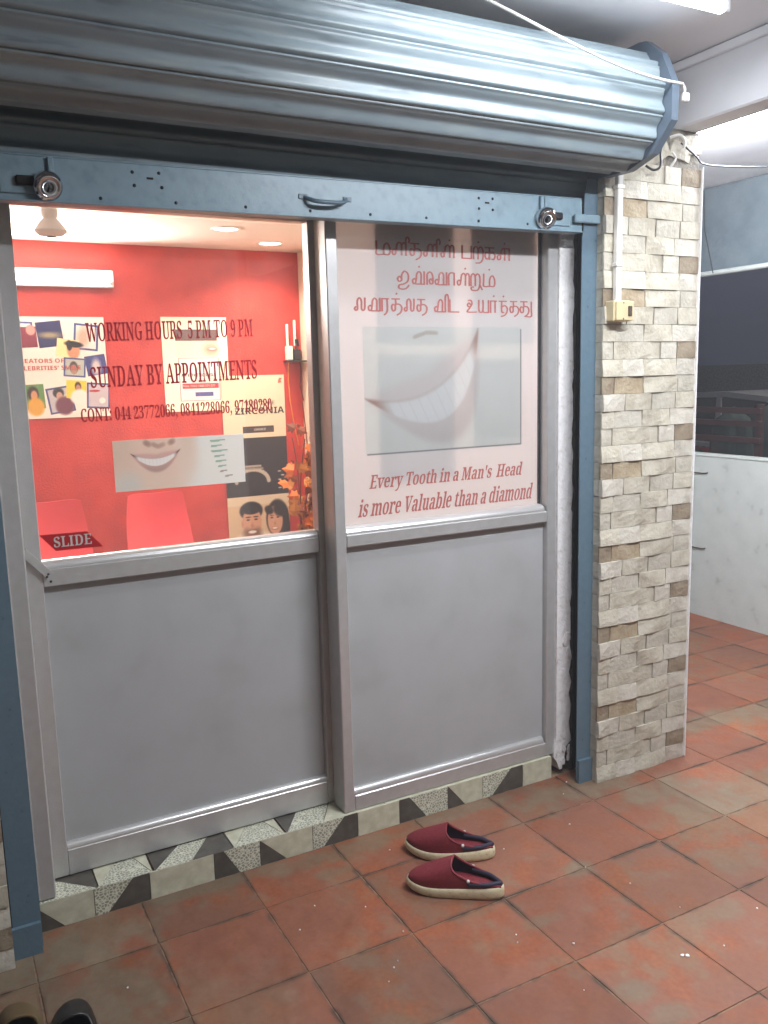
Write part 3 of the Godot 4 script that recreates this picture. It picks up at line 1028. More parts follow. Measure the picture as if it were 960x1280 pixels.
func local(called: String, m: Mesh, mt: Material, parent: Node3D) -> MeshInstance3D:
	var o := part(called, m, mt, parent)
	o.position = Vector3.ZERO
	return o

func chairs():
	chair(0.60, -4.72, 0.08, "red plastic waiting chair partly behind the slide sticker")
	chair(1.15, -4.72, 0.0, "red plastic waiting chair below the smile poster")

func plant():
	var base := Vector3(2.1, STEP, -5.02)
	var t := thing("artificial_plant", "tall plant with orange autumn leaves in the corner by the poster", "plant", base)
	var pot := Mb.new()
	pot.lathe(base, [Vector2(0.075, 0.0), Vector2(0.09, 0.02), Vector2(0.11, 0.2), Vector2(0.105, 0.32), Vector2(0.09, 0.33), Vector2(0.085, 0.3), Vector2(0.0, 0.29)], 20)
	part("pot", pot.done(), mat("brown_pot", rgb(104, 62, 44), 0.5), t)
	var leaf := Mb.new()
	# a lobed leaf, folded along its middle
	var out := [Vector2(0, 0), Vector2(.24, .12), Vector2(.5, .1), Vector2(.36, .34), Vector2(.56, .58), Vector2(.26, .6), Vector2(.0, 1.0)]
	for s in [-1.0, 1.0]:
		for i in range(1, out.size() - 1):
			var f := func(p: Vector2) -> Vector3: return Vector3(p.x * s, p.y, -0.35 * p.x)
			leaf.tri(f.call(out[0]), f.call(out[i]), f.call(out[i + 1]), Vector3.BACK)
	var lm := leaf.done()
	var tones := [mat("leaf_orange", rgb(208, 108, 36), 0.6), mat("leaf_amber", rgb(176, 112, 46), 0.6), mat("leaf_rust", rgb(124, 58, 34), 0.6), mat("leaf_brown", rgb(110, 58, 40), 0.7)]
	for m in tones:
		m.backlight_enabled = true
		m.backlight = Color(0.35, 0.2, 0.1)
	var r := RandomNumberGenerator.new()
	r.seed = 21
	for k in 7:
		var tip := base + Vector3(r.randf_range(-0.12, 0.16), r.randf_range(0.7, 1.2), r.randf_range(-0.2, 0.25))
		if k < 2:
			tip = base + Vector3(0.0 + 0.08 * k, 1.22, 0.05)
		var pts := []
		for i in 7:
			var f := i / 6.0
			pts.append((base + Vector3(0, 0.28, 0)).lerp(tip, f) + Vector3(sin(f * 3 + k) * 0.03, 0, cos(f * 2.5 + k) * 0.03))
		var b := Mb.new()
		b.tube(pts, 0.004, 6)
		var st := part("stem", b.done(), M.leaf_brown, t)
		for q in 19:
			var f := r.randf_range(0.2, 1.0)
			var p: Vector3 = (pts[int(f * 5)] as Vector3).lerp(pts[int(f * 5) + 1], f * 5 - int(f * 5)) + Vector3(r.randf_range(-.07, .07), r.randf_range(-.03, .03), r.randf_range(-.07, .07))
			p.x = minf(p.x, 2.25)
			p.z = maxf(p.z, -5.32)
			var bs := Basis.from_euler(Vector3(r.randf_range(-0.8, 0.8), r.randf_range(-PI, PI), r.randf_range(-2.6, 2.6))).scaled(Vector3.ONE * r.randf_range(0.05, 0.085))
			var hi := p.y > 1.0
			var o := put("leaf", lm, tones[(2 + r.randi() % 2) if hi and r.randf() < 0.7 else r.randi() % 3], st, p, bs)

func device():
	var at := Vector3(2.2, 1.56, ZB + 0.05)
	var t := thing("wifi_router", "white router with upright aerials on the red wall near the corner", "router", at)
	part("shelf_bracket", bx(Vector3(2.15, 1.555, ZB + 0.001), Vector3(2.275, 1.565, ZB + 0.12), 0.002), M.black_plastic, t)
	part("router_body", bx(Vector3(2.155, 1.567, ZB + 0.02), Vector3(2.20, 1.66, ZB + 0.06), 0.006), M.white_plastic, t)
	for x in [2.162, 2.215]:
		part("aerial", bx(Vector3(x, 1.66, ZB + 0.03), Vector3(x + 0.017, 1.80 + (x - 2.16) * 0.5, ZB + 0.042), 0.004), M.white_plastic, t)
	part("adapter", bx(Vector3(2.205, 1.567, ZB + 0.02), Vector3(2.25, 1.64, ZB + 0.07), 0.006), M.black_plastic, t)
	var b := Mb.new()
	b.tube([Vector3(2.222, 1.64, ZB + 0.05), Vector3(2.225, 1.70, ZB + 0.05), Vector3(2.235, 1.705, ZB + 0.05), Vector3(2.245, 1.66, ZB + 0.04)], 0.008, 8)
	part("plug", b.done(), M.black_plastic, t)
	b = Mb.new()
	b.tube([Vector3(2.175, 1.567, ZB + 0.03), Vector3(2.172, 1.45, ZB + 0.02), Vector3(2.18, 1.3, ZB + 0.018), Vector3(2.2, 1.15, ZB + 0.016), Vector3(2.23, 1.0, ZB + 0.014)], 0.0045, 6)
	part("orange_cable", b.done(), M.orange_cable, t)
	b = Mb.new()
	b.tube([Vector3(2.25, 1.6, ZB + 0.03), Vector3(2.262, 1.5, ZB + 0.03), Vector3(2.25, 1.4, ZB + 0.03), Vector3(2.272, 1.3, ZB + 0.03)], 0.003, 6)
	part("black_cable", b.done(), M.black_plastic, t)

# ---------------------------------------------------------------- roller shutter
# a sheet that follows an outline of (z, y) points, run along x
func run_sheet(prof: Array, x0: float, x1: float, th: float, outward: float) -> ArrayMesh:
	var b := Mb.new()
	var a := []
	var c := []
	var na := []
	for i in prof.size():
		var t: Vector2 = (prof[min(i + 1, prof.size() - 1)] - prof[max(i - 1, 0)]).normalized()
		var n := Vector2(-t.y, t.x) * outward
		na.append(n)
	var X := [x0, lerpf(x0, x1, .33), lerpf(x0, x1, .66), x1]
	for i in prof.size():
		var r0 := []
		var r1 := []
		for x in X:
			r0.append(Vector3(x, prof[i].y, prof[i].x))
			var p: Vector2 = prof[i] - na[i] * th
			r1.append(Vector3(x, p.y, p.x))
		a.append(r0)
		c.append(r1)
	var n0 := Vector3(0, na[0].y, na[0].x)
	var t0: Vector3 = (a[1][0] - a[0][0]).cross(a[0][1] - a[0][0])
	var sg := 1.0 if t0.dot(n0) > 0 else -1.0
	b.grid(a, sg)
	b.grid(c, -sg)
	for e in [0, prof.size() - 1]:
		for j in X.size() - 1:
			b.quad(a[e][j], a[e][j + 1], c[e][j + 1], c[e][j], (a[e][0] - a[1 if e == 0 else e - 1][0]))
	for j in [0, X.size() - 1]:
		for i in prof.size() - 1:
			b.quad(a[i][j], a[i + 1][j], c[i + 1][j], c[i][j], Vector3.RIGHT * (j - 0.5))
	return b.done()

# radial lift of a slat from its upper joint (0) to its lower joint (1)
func slat_lift(t: float) -> float:
	if t < 0.12:
		return 0.004 * sin(t / 0.12 * PI) + 0.001
	var u := (t - 0.12) / 0.88
	if u < 0.42:
		return lerpf(0.001, -0.007, smoothstep(0.0, 0.42, u))
	if u < 0.86:
		return lerpf(-0.007, 0.008, smoothstep(0.42, 0.86, u))
	return lerpf(0.008, -0.001, pow((u - 0.86) / 0.14, 1.6))

func shutter():
	var cy := 2.225
	var cz := -2.10
	var R := 0.170
	var t := thing("roller_shutter", "blue grey steel roller shutter rolled up above the glass door", "shutter", Vector3(1.0, 1.88, ZG))
	var step := 24.3
	for k in 12:
		var a0 := 57.6 - step * k
		var rr := R - 0.0006 * k
		var prof := []
		for i in 25:
			var u := i / 24.0
			var a := deg_to_rad(a0 - step * u)
			var r := rr + slat_lift(u)
			prof.append(Vector2(cz + cos(a) * r, cy + sin(a) * r))
		part("slat", run_sheet(prof, 0.06, 1.984, 0.0014, 1.0), M.shutter_paint, t)
	# the end of the curtain, hanging down to the bar
	for k in 4:
		var prof := []
		for i in 19:
			var u := i / 18.0
			prof.append(Vector2(-2.262 + slat_lift(u), 2.2005 - 0.0735 * k - 0.0735 * u + 0.074))
		part("slat", run_sheet(prof, 0.09, 1.985, 0.0014, 1.0), M.shutter_paint, t)
	var b := Mb.new()
	b.tube([Vector3(0.05, cy, cz), Vector3(1.0, cy, cz), Vector3(1.99, cy, cz)], 0.05, 16)
	part("axle_pipe", b.done(), M.dark_steel, t)
	for x in [1.9865, 0.014]:
		b = Mb.new()
		var poly := PackedVector2Array([Vector2(-2.01, 2.405), Vector2(-1.948, 2.355), Vector2(-1.902, 2.26), Vector2(-1.904, 2.16), Vector2(-1.975, 2.082), Vector2(-2.075, 2.054), Vector2(-2.298, 2.06), Vector2(-2.298, 2.41), Vector2(-2.04, 2.41)])
		b.prism(poly, x, x + 0.006, func(a, d, e): return Vector3(e, d, a))
		var pl := part("end_plate", b.done(), M.shaded_plate_paint, t)
		b = Mb.new()
		# folded rim of the plate, turned outward
		var sg := 1.0 if x > 1.0 else -1.0
		for i in 7:
			var p := poly[i]
			var q := poly[i + 1]
			var d := (q - p).normalized()
			var n := Vector2(d.y, -d.x)
			if n.dot((p + q) / 2 - Vector2(cz, cy)) < 0:
				n = -n
			var x0 = x + (0.0062 if sg > 0 else -0.0002)
			var pp := PackedVector2Array([p, q, q - n * 0.004, p - n * 0.004])
			b.prism(pp, x0, x0 + sg * 0.020, func(a, dd, e): return Vector3(e, dd, a))
		part("rim", b.done(), M.shaded_plate_paint, pl)
	# bottom bar, hanging a little out of level
	var tilt := Basis(Vector3.BACK, 0.0112)
	var bc := Vector3(1.03, 1.932, ZG - 0.004)
	b = Mb.new()
	b.cbox(Vector3(0, 0, 0), Vector3(1.80, 0.098, 0.005), 0.001)
	var bar := put("bottom_bar", b.done(), M.bar_paint, t, bc, tilt)
	b = Mb.new()
	b.cbox(Vector3(0, -0.0515, -0.012), Vector3(1.80, 0.004, 0.044), 0.001)
	sub("flange", b.done(), M.bar_paint, bar)
	b = Mb.new()
	b.cbox(Vector3(0, 0.0515, -0.014), Vector3(1.80, 0.004, 0.03), 0.001)
	sub("flange", b.done(), M.bar_paint, bar)
	var rv := Mb.new()
	rv.lathe(Vector3.ZERO, [Vector2(0.0042, 0.0), Vector2(0.004, 0.0012), Vector2(0.0022, 0.0026), Vector2(0.0, 0.003)], 10, Vector3.BACK)
	var rm := rv.done()
	var spots := []
	for k in 8:
		spots.append(Vector2(-0.60 + 0.183 * k, -0.036))
	for q in [Vector2(-0.52, 0.03), Vector2(-0.455, 0.032), Vector2(-0.517, -0.001), Vector2(-0.45, -0.002), Vector2(0.50, 0.03), Vector2(0.55, 0.031), Vector2(0.50, 0.0), Vector2(0.55, -0.001)]:
		spots.append(q)
	for q in spots:
		var o := sub("rivet", rm, M.dark_steel, bar)
		o.position = Vector3(q.x, q.y, 0.0025)
	for x in [-0.478, 0.53]:
		b = Mb.new()
		b.cbox(Vector3(x, 0.018, 0.0028), Vector3(0.016, 0.005, 0.001), 0.0004)
		sub("key_slot", b.done(), M.near_black, bar)
	# pull handle: two lugs and a bowed strap
	b = Mb.new()
	var hp := []
	for i in 13:
		var u := i / 12.0 * 2 - 1
		hp.append(Vector3(-0.005 + u * 0.062, -0.002 - 0.014 * (1 - pow(u, 4)), 0.004 + 0.026 * (1 - pow(u, 4))))
	b.tube(hp, 0.0058, 8)
	var hd := put("handle", b.done(), M.guide_paint, t, bc, tilt)
	for s in [-1.0, 1.0]:
		b = Mb.new()
		b.cbox(Vector3(-0.005 + s * 0.066, 0.0, 0.004), Vector3(0.026, 0.013, 0.004), 0.001)
		b.lathe(Vector3(-0.005 + s * 0.062, 0.0, 0.006), [Vector2(0.004, 0), Vector2(0.003, 0.003), Vector2(0, 0.004)], 8, Vector3.BACK)
		sub("lug", b.done(), M.guide_paint, hd)
	# locks near both ends
	for s in [-1.0, 1.0]:
		var lx := 0.744 if s > 0 else -0.721
		b = Mb.new()
		b.cbox(Vector3(lx + s * 0.052, 0.006, 0.005), Vector3(0.1, 0.084, 0.005), 0.0015)
		var lk := put("lock", b.done(), M.bar_paint, t, bc, tilt)
		b = Mb.new()
		b.cbox(Vector3(lx + s * 0.045, -0.008, 0.012), Vector3(0.046, 0.022, 0.012), 0.004)
		var o := sub("bolt_housing", b.done(), M.near_black, lk)
		b = Mb.new()
		b.cbox(Vector3(lx - s * 0.012, 0.018, 0.008), Vector3(0.014, 0.06, 0.012), 0.002)
		sub("strap", b.done(), M.bar_paint, lk)
		var ax := Vector3(0.1 * -s, -0.42, 0.9).normalized()
		b = Mb.new()
		b.lathe(Vector3(lx, -0.014, 0.008), [Vector2(0.033, 0.0), Vector2(0.034, 0.012), Vector2(0.032, 0.018), Vector2(0.028, 0.0185), Vector2(0.0275, 0.0225), Vector2(0.025, 0.0245), Vector2(0.021, 0.0245), Vector2(0.02, 0.0215), Vector2(0.0, 0.0215)], 24, ax)
		sub("lock_cylinder", b.done(), M.chrome, lk)
		b = Mb.new()
		b.cbox(Vector3(lx, -0.014, 0.008) + ax * 0.022, Vector3(0.003, 0.008, 0.003), 0.0004)
		sub("keyhole", b.done(), M.near_black, lk)
		# sliding bolt that reaches across the guide
		b = Mb.new()
		b.cbox(Vector3(lx + s * 0.165, -0.012, 0.016), Vector3(0.105, 0.026, 0.012), 0.003)
		sub("bolt", b.done(), M.bar_paint, lk)

func sub(called: String, m: Mesh, mt: Material, parent: MeshInstance3D) -> MeshInstance3D:
	var o := part(called, m, mt, parent)
	o.position = Vector3.ZERO
	return o

func guides():
	for s in [1.0, -1.0]:
		var xi := 1.93 if s > 0 else 0.147     # edge towards the door
		var xo := 1.998 if s > 0 else 0.079
		var t := thing("shutter_guide", "blue grey steel guide channel beside the stone pillar with the switch box" if s > 0 else "blue grey steel guide channel at the left edge of the picture", "guide rail", Vector3((xi + xo) / 2, 0, ZG), "shutter guide channels")
		var GP: Material = M.guide_paint
		var f := func(a: float, b: float, d: float) -> Vector3: return Vector3(xi + s * a, b, d)
		var b := Mb.new()
		var poly := PackedVector2Array([Vector2(0, 0.012), Vector2(0.068, 0.012), Vector2(0.068, 2.058)])
		for i in 7:
			var a := i / 6.0 * PI / 2
			poly.append(Vector2(0.03 - 0.022 * sin(a), 2.058 - 0.075 * (1 - cos(a))))
		poly.append(Vector2(0.006, 1.90))
		poly.append(Vector2(0.0, 1.875))
		b.prism(poly, ZG - 0.004, ZG, f)
		part("front_flange", b.done(), GP, t)
		b = Mb.new()
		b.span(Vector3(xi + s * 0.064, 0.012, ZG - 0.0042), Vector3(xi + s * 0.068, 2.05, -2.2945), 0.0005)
		part("web", b.done(), M.near_black, t)  # channel inside coloured near black, front flange keeps the guide paint
		b = Mb.new()
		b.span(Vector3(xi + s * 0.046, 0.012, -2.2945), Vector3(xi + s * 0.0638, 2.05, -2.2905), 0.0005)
		part("back_flange", b.done(), M.near_black, t)
		b = Mb.new()
		var fp := PackedVector2Array([Vector2(0.002, 0.0), Vector2(0.128, 0.0), Vector2(0.128, 0.062), Vector2(0.085, 0.085), Vector2(0.002, 0.085)])
		b.prism(fp, ZG + 0.0003, ZG + 0.012, f)
		part("foot", b.done(), GP, t)

# ---------------------------------------------------------------- doors
func sliding_door():
	var y0 := STEP + 0.004
	var t := thing("sliding_door", "aluminium sliding door leaf with clear glass above and grey panel below", "door", Vector3(0.64, STEP, ZL))
	var zf := ZL
	var zk := ZL - 0.042
	var A: Material = M.aluminium
	part("stile", bx(Vector3(0.203, y0, zk), Vector3(0.243, 1.955, zf)), A, t)
	part("stile", bx(Vector3(1.045, y0, zk), Vector3(1.078, 1.955, zf)), A, t)
	part("top_rail", bx(Vector3(0.2435, 1.90, zk), Vector3(1.0445, 1.955, zf)), A, t)
	part("middle_rail", bx(Vector3(0.2435, 0.916, zk), Vector3(1.0445, 0.963, zf)), A, t)
	part("bottom_rail", bx(Vector3(0.2435, y0, zk), Vector3(1.0445, 0.159, zf)), A, t)
	var pane := part("pane", bx(Vector3(0.2437, 0.969, zk + 0.004), Vector3(1.0443, 1.894, zk + 0.008), 0.0), M.glass, t)
	part("lower_panel", bx(Vector3(0.2437, 0.1595, zk + 0.012), Vector3(1.0443, 0.9155, zk + 0.02), 0.0), M.laminate, t)
	for q in [[0.963, 0.021, zk + 0.0085], [0.159, 0.017, zk + 0.0205]]:
		slope_bead(t, 0.244, 1.044, q[0] + 0.0003, q[1], zf - 0.002, q[2])
	var zt := zk + 0.0095
	for q in [["WORKING HOURS  5 PM TO 9 PM", 0.640, 1.591, 0.468, 0.050, 0.030], ["SUNDAY BY APPOINTMENTS", 0.645, 1.472, 0.472, 0.056, 0.030], ["CONT: 044 23772066, 0841228066, 97180280", 0.650, 1.366, 0.545, 0.044, 0.018]]:
		part("lettering", letters(q[0], q[3], q[4], Vector3(q[1], q[2], zt), true, true, 0.0, q[5]), M.maroon_vinyl, pane, "maroon vinyl lettering on the glass")
	# slide sticker
	var b := Mb.new()
	b.prism(PackedVector2Array([Vector2(0.234, 1.052), Vector2(0.357, 1.050), Vector2(0.396, 1.004), Vector2(0.273, 1.005)]), zt - 0.0004, zt + 0.0002, func(a, d, e): return Vector3(a + 0.012, d, e))
	var st := part("slide_sticker", b.done(), M.sticker_red, t, "red parallelogram sticker reading slide")
	part("lettering", letters("SLIDE", 0.098, 0.029, Vector3(0.330, 1.029, zt + 0.001)), M.silver_vinyl, st)
	# pull lever screwed to the stile
	b = Mb.new()
	var p0 := Vector3(0.199, 1.020, zf + 0.014)
	var p1 := Vector3(0.262, 0.946, zf + 0.012)
	var d := (p1 - p0).normalized()
	var n := Vector3(-d.y, d.x, 0) * 0.010
	b.quad(p0 + n, p1 + n, p1 - n, p0 - n, Vector3.BACK)
	var dz := Vector3(0, 0, -0.010)
	b.quad(p0 + n + dz, p1 + n + dz, p1 - n + dz, p0 - n + dz, Vector3.FORWARD)
	for e in [[p0 + n, p1 + n, n], [p0 - n, p1 - n, -n], [p0 + n, p0 - n, -d], [p1 + n, p1 - n, d]]:
		b.quad(e[0], e[1], e[1] + dz, e[0] + dz, e[2])
	var lv := part("pull_lever", b.done(), M.aluminium, t)
	for q in [Vector2(0.256, 0.953), Vector2(0.252, 0.946), Vector2(0.262, 0.930)]:
		b = Mb.new()
		b.lathe(Vector3(q.x, q.y, zf + (0.012 if q.y > 0.94 else 0.0005)), [Vector2(0.0035, 0.0), Vector2(0.003, 0.001), Vector2(0.0, 0.0012)], 8, Vector3.BACK)
		part("screw", b.done(), M.dark_steel, lv)
	# frame post at the left
	var f := thing("door_frame", "aluminium outer frame post between the left guide channel and the sliding door", "door frame", Vector3(0.17, STEP, -2.35))
	part("post", bx(Vector3(0.152, STEP + 0.001, -2.455), Vector3(0.197, 1.97, -2.302), 0.004), A, f)
	part("head", bx(Vector3(0.1975, 1.957, -2.455), Vector3(1.057, 1.972, -2.303), 0.002), A, f)
	# smile sheet taped to the glass
	var im := Image.create(480, 182, false, Image.FORMAT_RGB8)
	im.fill(rgb(242, 242, 236))
	blot(im, .27, .40, .29, .75, rgb(240, 220, 204), .4)
	blot(im, .03, .05, .1, .6, rgb(232, 214, 196), .6)
	blot(im, .55, .05, .06, .5, rgb(236, 220, 204), .7)
	blot(im, .28, .9, .2, .3, rgb(238, 222, 206), .5)
	blot(im, .10, .95, .09, .3, rgb(226, 224, 216), .5)
	stroke(im, [Vector2(.235, .06), Vector2(.27, .12)], .014, rgb(196, 164, 146, .35), .9)
	stroke(im, [Vector2(.42, .1), Vector2(.45, .05)], .014, rgb(196, 164, 146, .35), .9)
	stroke(im, [Vector2(.29, .1), Vector2(.33, .16), Vector2(.38, .11)], .012, rgb(206, 176, 158, .3), .9)
	smile(im, .312, .37, 92.0, -2.0, rgb(228, 196, 184), rgb(246, 244, 240), rgb(136, 104, 94))
	var k := 0
	for q in [[.79, .20], [.78, .14], [.80, .22], [.80, .13], [.81, .14], [.82, .1], [.83, .08], [.87, .09]]:
		card(im, q[0], .1 + .105 * k, q[1] * .6, .02, -1, rgb(150, 186, 160) if k < 6 else rgb(168, 158, 150))
		card(im, q[0] - .02, .115 + .105 * k, q[1] * .35, .03, -1, rgb(176, 200, 182) if k < 6 else rgb(188, 178, 170))
		k += 1
	var sm := printed("smile_print", im, 0.55)
	sm.backlight_enabled = true
	sm.backlight = Color(0.8, 0.8, 0.8)
	var sp := thing("smile_sheet", "white sheet with a smiling mouth taped inside the glass below the lettering", "poster", Vector3(0.638, 1.15, zt))
	part("paper", sheet(Vector3(0.641, 1.221, zt + 0.0006), 0.376, 0.142, 0.001), sm, sp)

# a glazing bead that slopes from the rail's front edge up to the pane
func slope_bead(t: Node3D, x0: float, x1: float, y: float, h: float, zf: float, zb: float):
	var b := Mb.new()
	var poly := PackedVector2Array([Vector2(zb, y), Vector2(zf, y)])
	for i in 8:
		var a := i / 7.0 * PI / 2
		poly.append(Vector2(zb + (zf - zb) * (0.25 + 0.75 * cos(a)), y + h * (0.1 + 0.9 * sin(a))))
	poly.append(Vector2(zb, y + h))
	b.prism(poly, x0, x1, func(p, d, e): return Vector3(e, d, p))
	part("glazing_bead", b.done(), M.bright_aluminium, t)

func fixed_panel():
	var t := thing("fixed_door_panel", "fixed aluminium door panel with a printed poster pane above and grey panel below", "door panel", Vector3(1.48, STEP, ZR))
	var A: Material = M.aluminium
	var zf := ZR
	var zk := ZR - 0.05
	var y0 := STEP + 0.001
	part("mullion", bx(Vector3(1.061, y0, -2.386), Vector3(1.098, 1.972, zf), 0.003), A, t)
	part("stile", bx(Vector3(1.866, y0, zk - 0.04), Vector3(1.906, 1.972, zf), 0.003), A, t)
	part("top_rail", bx(Vector3(1.0985, 1.925, zk), Vector3(1.8655, 1.972, zf)), A, t)
	part("middle_rail", bx(Vector3(1.0985, 0.937, zk), Vector3(1.8655, 0.976, zf), 0.003), A, t)
	part("bottom_rail", bx(Vector3(1.0985, y0, zk), Vector3(1.8655, 0.132, zf), 0.003), A, t)
	part("lower_panel", bx(Vector3(1.0987, 0.1325, zf - 0.03), Vector3(1.8653, 0.9365, zf - 0.022), 0.0), M.laminate, t)
	part("gasket", bx(Vector3(1.858, 0.9765, zf - 0.047), Vector3(1.8653, 1.9245, zf - 0.037), 0.001), M.gasket, t)
	var pane := part("pane", bx(Vector3(1.0987, 0.9765, zf - 0.044), Vector3(1.8575, 1.9245, zf - 0.040), 0.0), M.glass, t)
	for q in [[0.976, 0.022, zf - 0.0395], [0.132, 0.02, zf - 0.0215]]:
		slope_bead(t, 1.099, 1.857, q[0] + 0.0003, q[1], zf - 0.003, q[2])
	# poster print, 766 by 955 mm behind the pane
	var W := 0.7588
	var H := 0.948
	var X0 := 1.0987
	var Y1 := 1.9245
	var im := Image.create(560, 700, false, Image.FORMAT_RGB8)
	im.fill(rgb(236, 230, 227))
	var fx := func(x: float) -> float: return (x - X0) / W
	var fy := func(y: float) -> float: return (Y1 - y) / H
	var cx: float = fx.call(1.49)
	var cyy: float = fy.call(1.405)
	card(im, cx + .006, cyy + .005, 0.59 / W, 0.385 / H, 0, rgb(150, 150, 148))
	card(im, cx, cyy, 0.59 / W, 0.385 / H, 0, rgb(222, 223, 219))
	# mouth, in fractions of the picture
	var q := func(u: float, v: float) -> Vector2: return Vector2(cx + (u - .5) * 0.58 / W, cyy + (v - .5) * 0.375 / H)
	stroke(im, [q.call(.3, .07), q.call(.38, .03), q.call(.45, .035)], .006, rgb(190, 180, 166, .35), .9)
	smile(im, q.call(.42, .47).x, q.call(.42, .47).y, 178.0, -27.0, rgb(216, 200, 197, 0.45), rgb(230, 233, 233, 0.8), rgb(164, 128, 112), 1.4, Rect2(q.call(-.008, -.013), q.call(1.008, 1.013) - q.call(-.008, -.013)))
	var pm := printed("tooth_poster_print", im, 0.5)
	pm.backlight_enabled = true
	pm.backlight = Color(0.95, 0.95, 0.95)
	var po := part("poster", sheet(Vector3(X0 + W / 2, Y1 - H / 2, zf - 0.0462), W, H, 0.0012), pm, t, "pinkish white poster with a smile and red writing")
	var zt := zf - 0.0452
	part("lettering", script_line(["ma", "ni", "tha", "ni", "n.", " ", "pa", "tr.", "ka", "l."], 0.50, 0.038, Vector3(1.50, 1.812, zt), 0.0034), M.print_red, po)
	part("lettering", script_line(["oo", "v.", "e", "va", "aa", "n.", "tru", "m."], 0.37, 0.038, Vector3(1.503, 1.728, zt), 0.0034), M.print_red, po)
	part("lettering", script_line(["ai", "va", "ra", "th.", "ai", "tha", " ", "vi", "ta", " ", "u", "ya", "r.", "n2.", "tha", "thu"], 0.67, 0.038, Vector3(1.503, 1.645, zt), 0.0034), M.print_red, po)
	part("lettering", letters("Every Tooth in a Man's  Head", 0.585, 0.060, Vector3(1.499, 1.120, zt), true, true, 0.22), M.print_red, po)
	part("lettering", letters("is more Valuable than a diamond", 0.67, 0.056, Vector3(1.502, 1.046, zt), true, true, 0.22), M.print_red, po)
	# boards added behind the poster to block backlight and shape its grey fields
	for r in [[1.242, 1.545, 1.520, 1.93], [1.588, 1.545, 1.84, 1.93], [1.242, 1.12, 1.518, 1.515], [1.592, 1.215, 1.78, 1.497]]:
		part("light_blocking_board", bx(Vector3(r[0], r[1], zf - 0.064), Vector3(r[2], r[3], zf - 0.058), 0.001), M.board_grey, t, "grey board added to block the light behind the poster")

func jambs():
	var r := RandomNumberGenerator.new()
	r.seed = 4
	var t := thing("plaster_jamb", "rough white plaster jamb with a chipped edge beside the right guide channel", "jamb", Vector3(1.94, 0, -2.3))
	var poly := PackedVector2Array([Vector2(1.9065, 1.972), Vector2(1.9065, 0.14), Vector2(1.898, 0.11), Vector2(1.896, 0.07), Vector2(1.91, 0.05), Vector2(1.922, 0.018), Vector2(1.934, 0.02), Vector2(1.936, 0.055), Vector2(1.945, 0.06), Vector2(1.95, 0.1)])
	var y := 0.12
	while y < 1.96:
		var low := clampf((0.7 - y) / 0.7, 0.0, 1.0)
		poly.append(Vector2(1.968 + r.randf_range(-0.004, 0.004) * (1 + 1.5 * low), y))
		y += r.randf_range(0.012, 0.045)
	poly.append(Vector2(1.968, 1.972))
	var b := Mb.new()
	b.prism(poly, -2.40, -2.298, func(a, d, e): return Vector3(a, d, e))
	part("plaster", b.done(), M.white_plaster, t)
	b = Mb.new()
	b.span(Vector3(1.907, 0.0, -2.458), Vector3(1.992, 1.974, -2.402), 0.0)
	part("masonry", b.done(), M.near_black, t)  # near black block filling the gap beside the plaster
	# chips of loose plaster standing proud of the face
	for k in 14:
		var cy := r.randf_range(0.05, 0.55)
		var cx := r.randf_range(1.93, 1.962)
		var pp := PackedVector2Array()
		for i in 6:
			var a := TAU * i / 6
			var rad := r.randf_range(0.006, 0.014)
			pp.append(Vector2(minf(cx + cos(a) * rad, 1.965), cy + sin(a) * rad * 1.6))
		b = Mb.new()
		b.prism(pp, -2.2979, -2.2979 + r.randf_range(0.001, 0.004), func(a, d, e): return Vector3(a, d, e))
		part("flake", b.done(), M.white_plaster, t)
	t = thing("plaster_strip", "thin ragged strip of white plaster at the foot of the left guide channel", "jamb", Vector3(0.14, 0, -2.3))
	poly = PackedVector2Array([Vector2(0.115, 0.0), Vector2(0.138, 0.0), Vector2(0.142, 0.025), Vector2(0.149, 0.04), Vector2(0.146, 0.055), Vector2(0.1505, 0.07), Vector2(0.1505, 1.97), Vector2(0.115, 1.97)])
	b = Mb.new()
	b.prism(poly, -2.40, -2.2945, func(a, d, e): return Vector3(a, d, e))
	part("plaster", b.done(), M.white_plaster, t)
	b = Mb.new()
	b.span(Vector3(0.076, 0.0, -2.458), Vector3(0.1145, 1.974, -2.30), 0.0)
	part("masonry", b.done(), M.near_black, t)

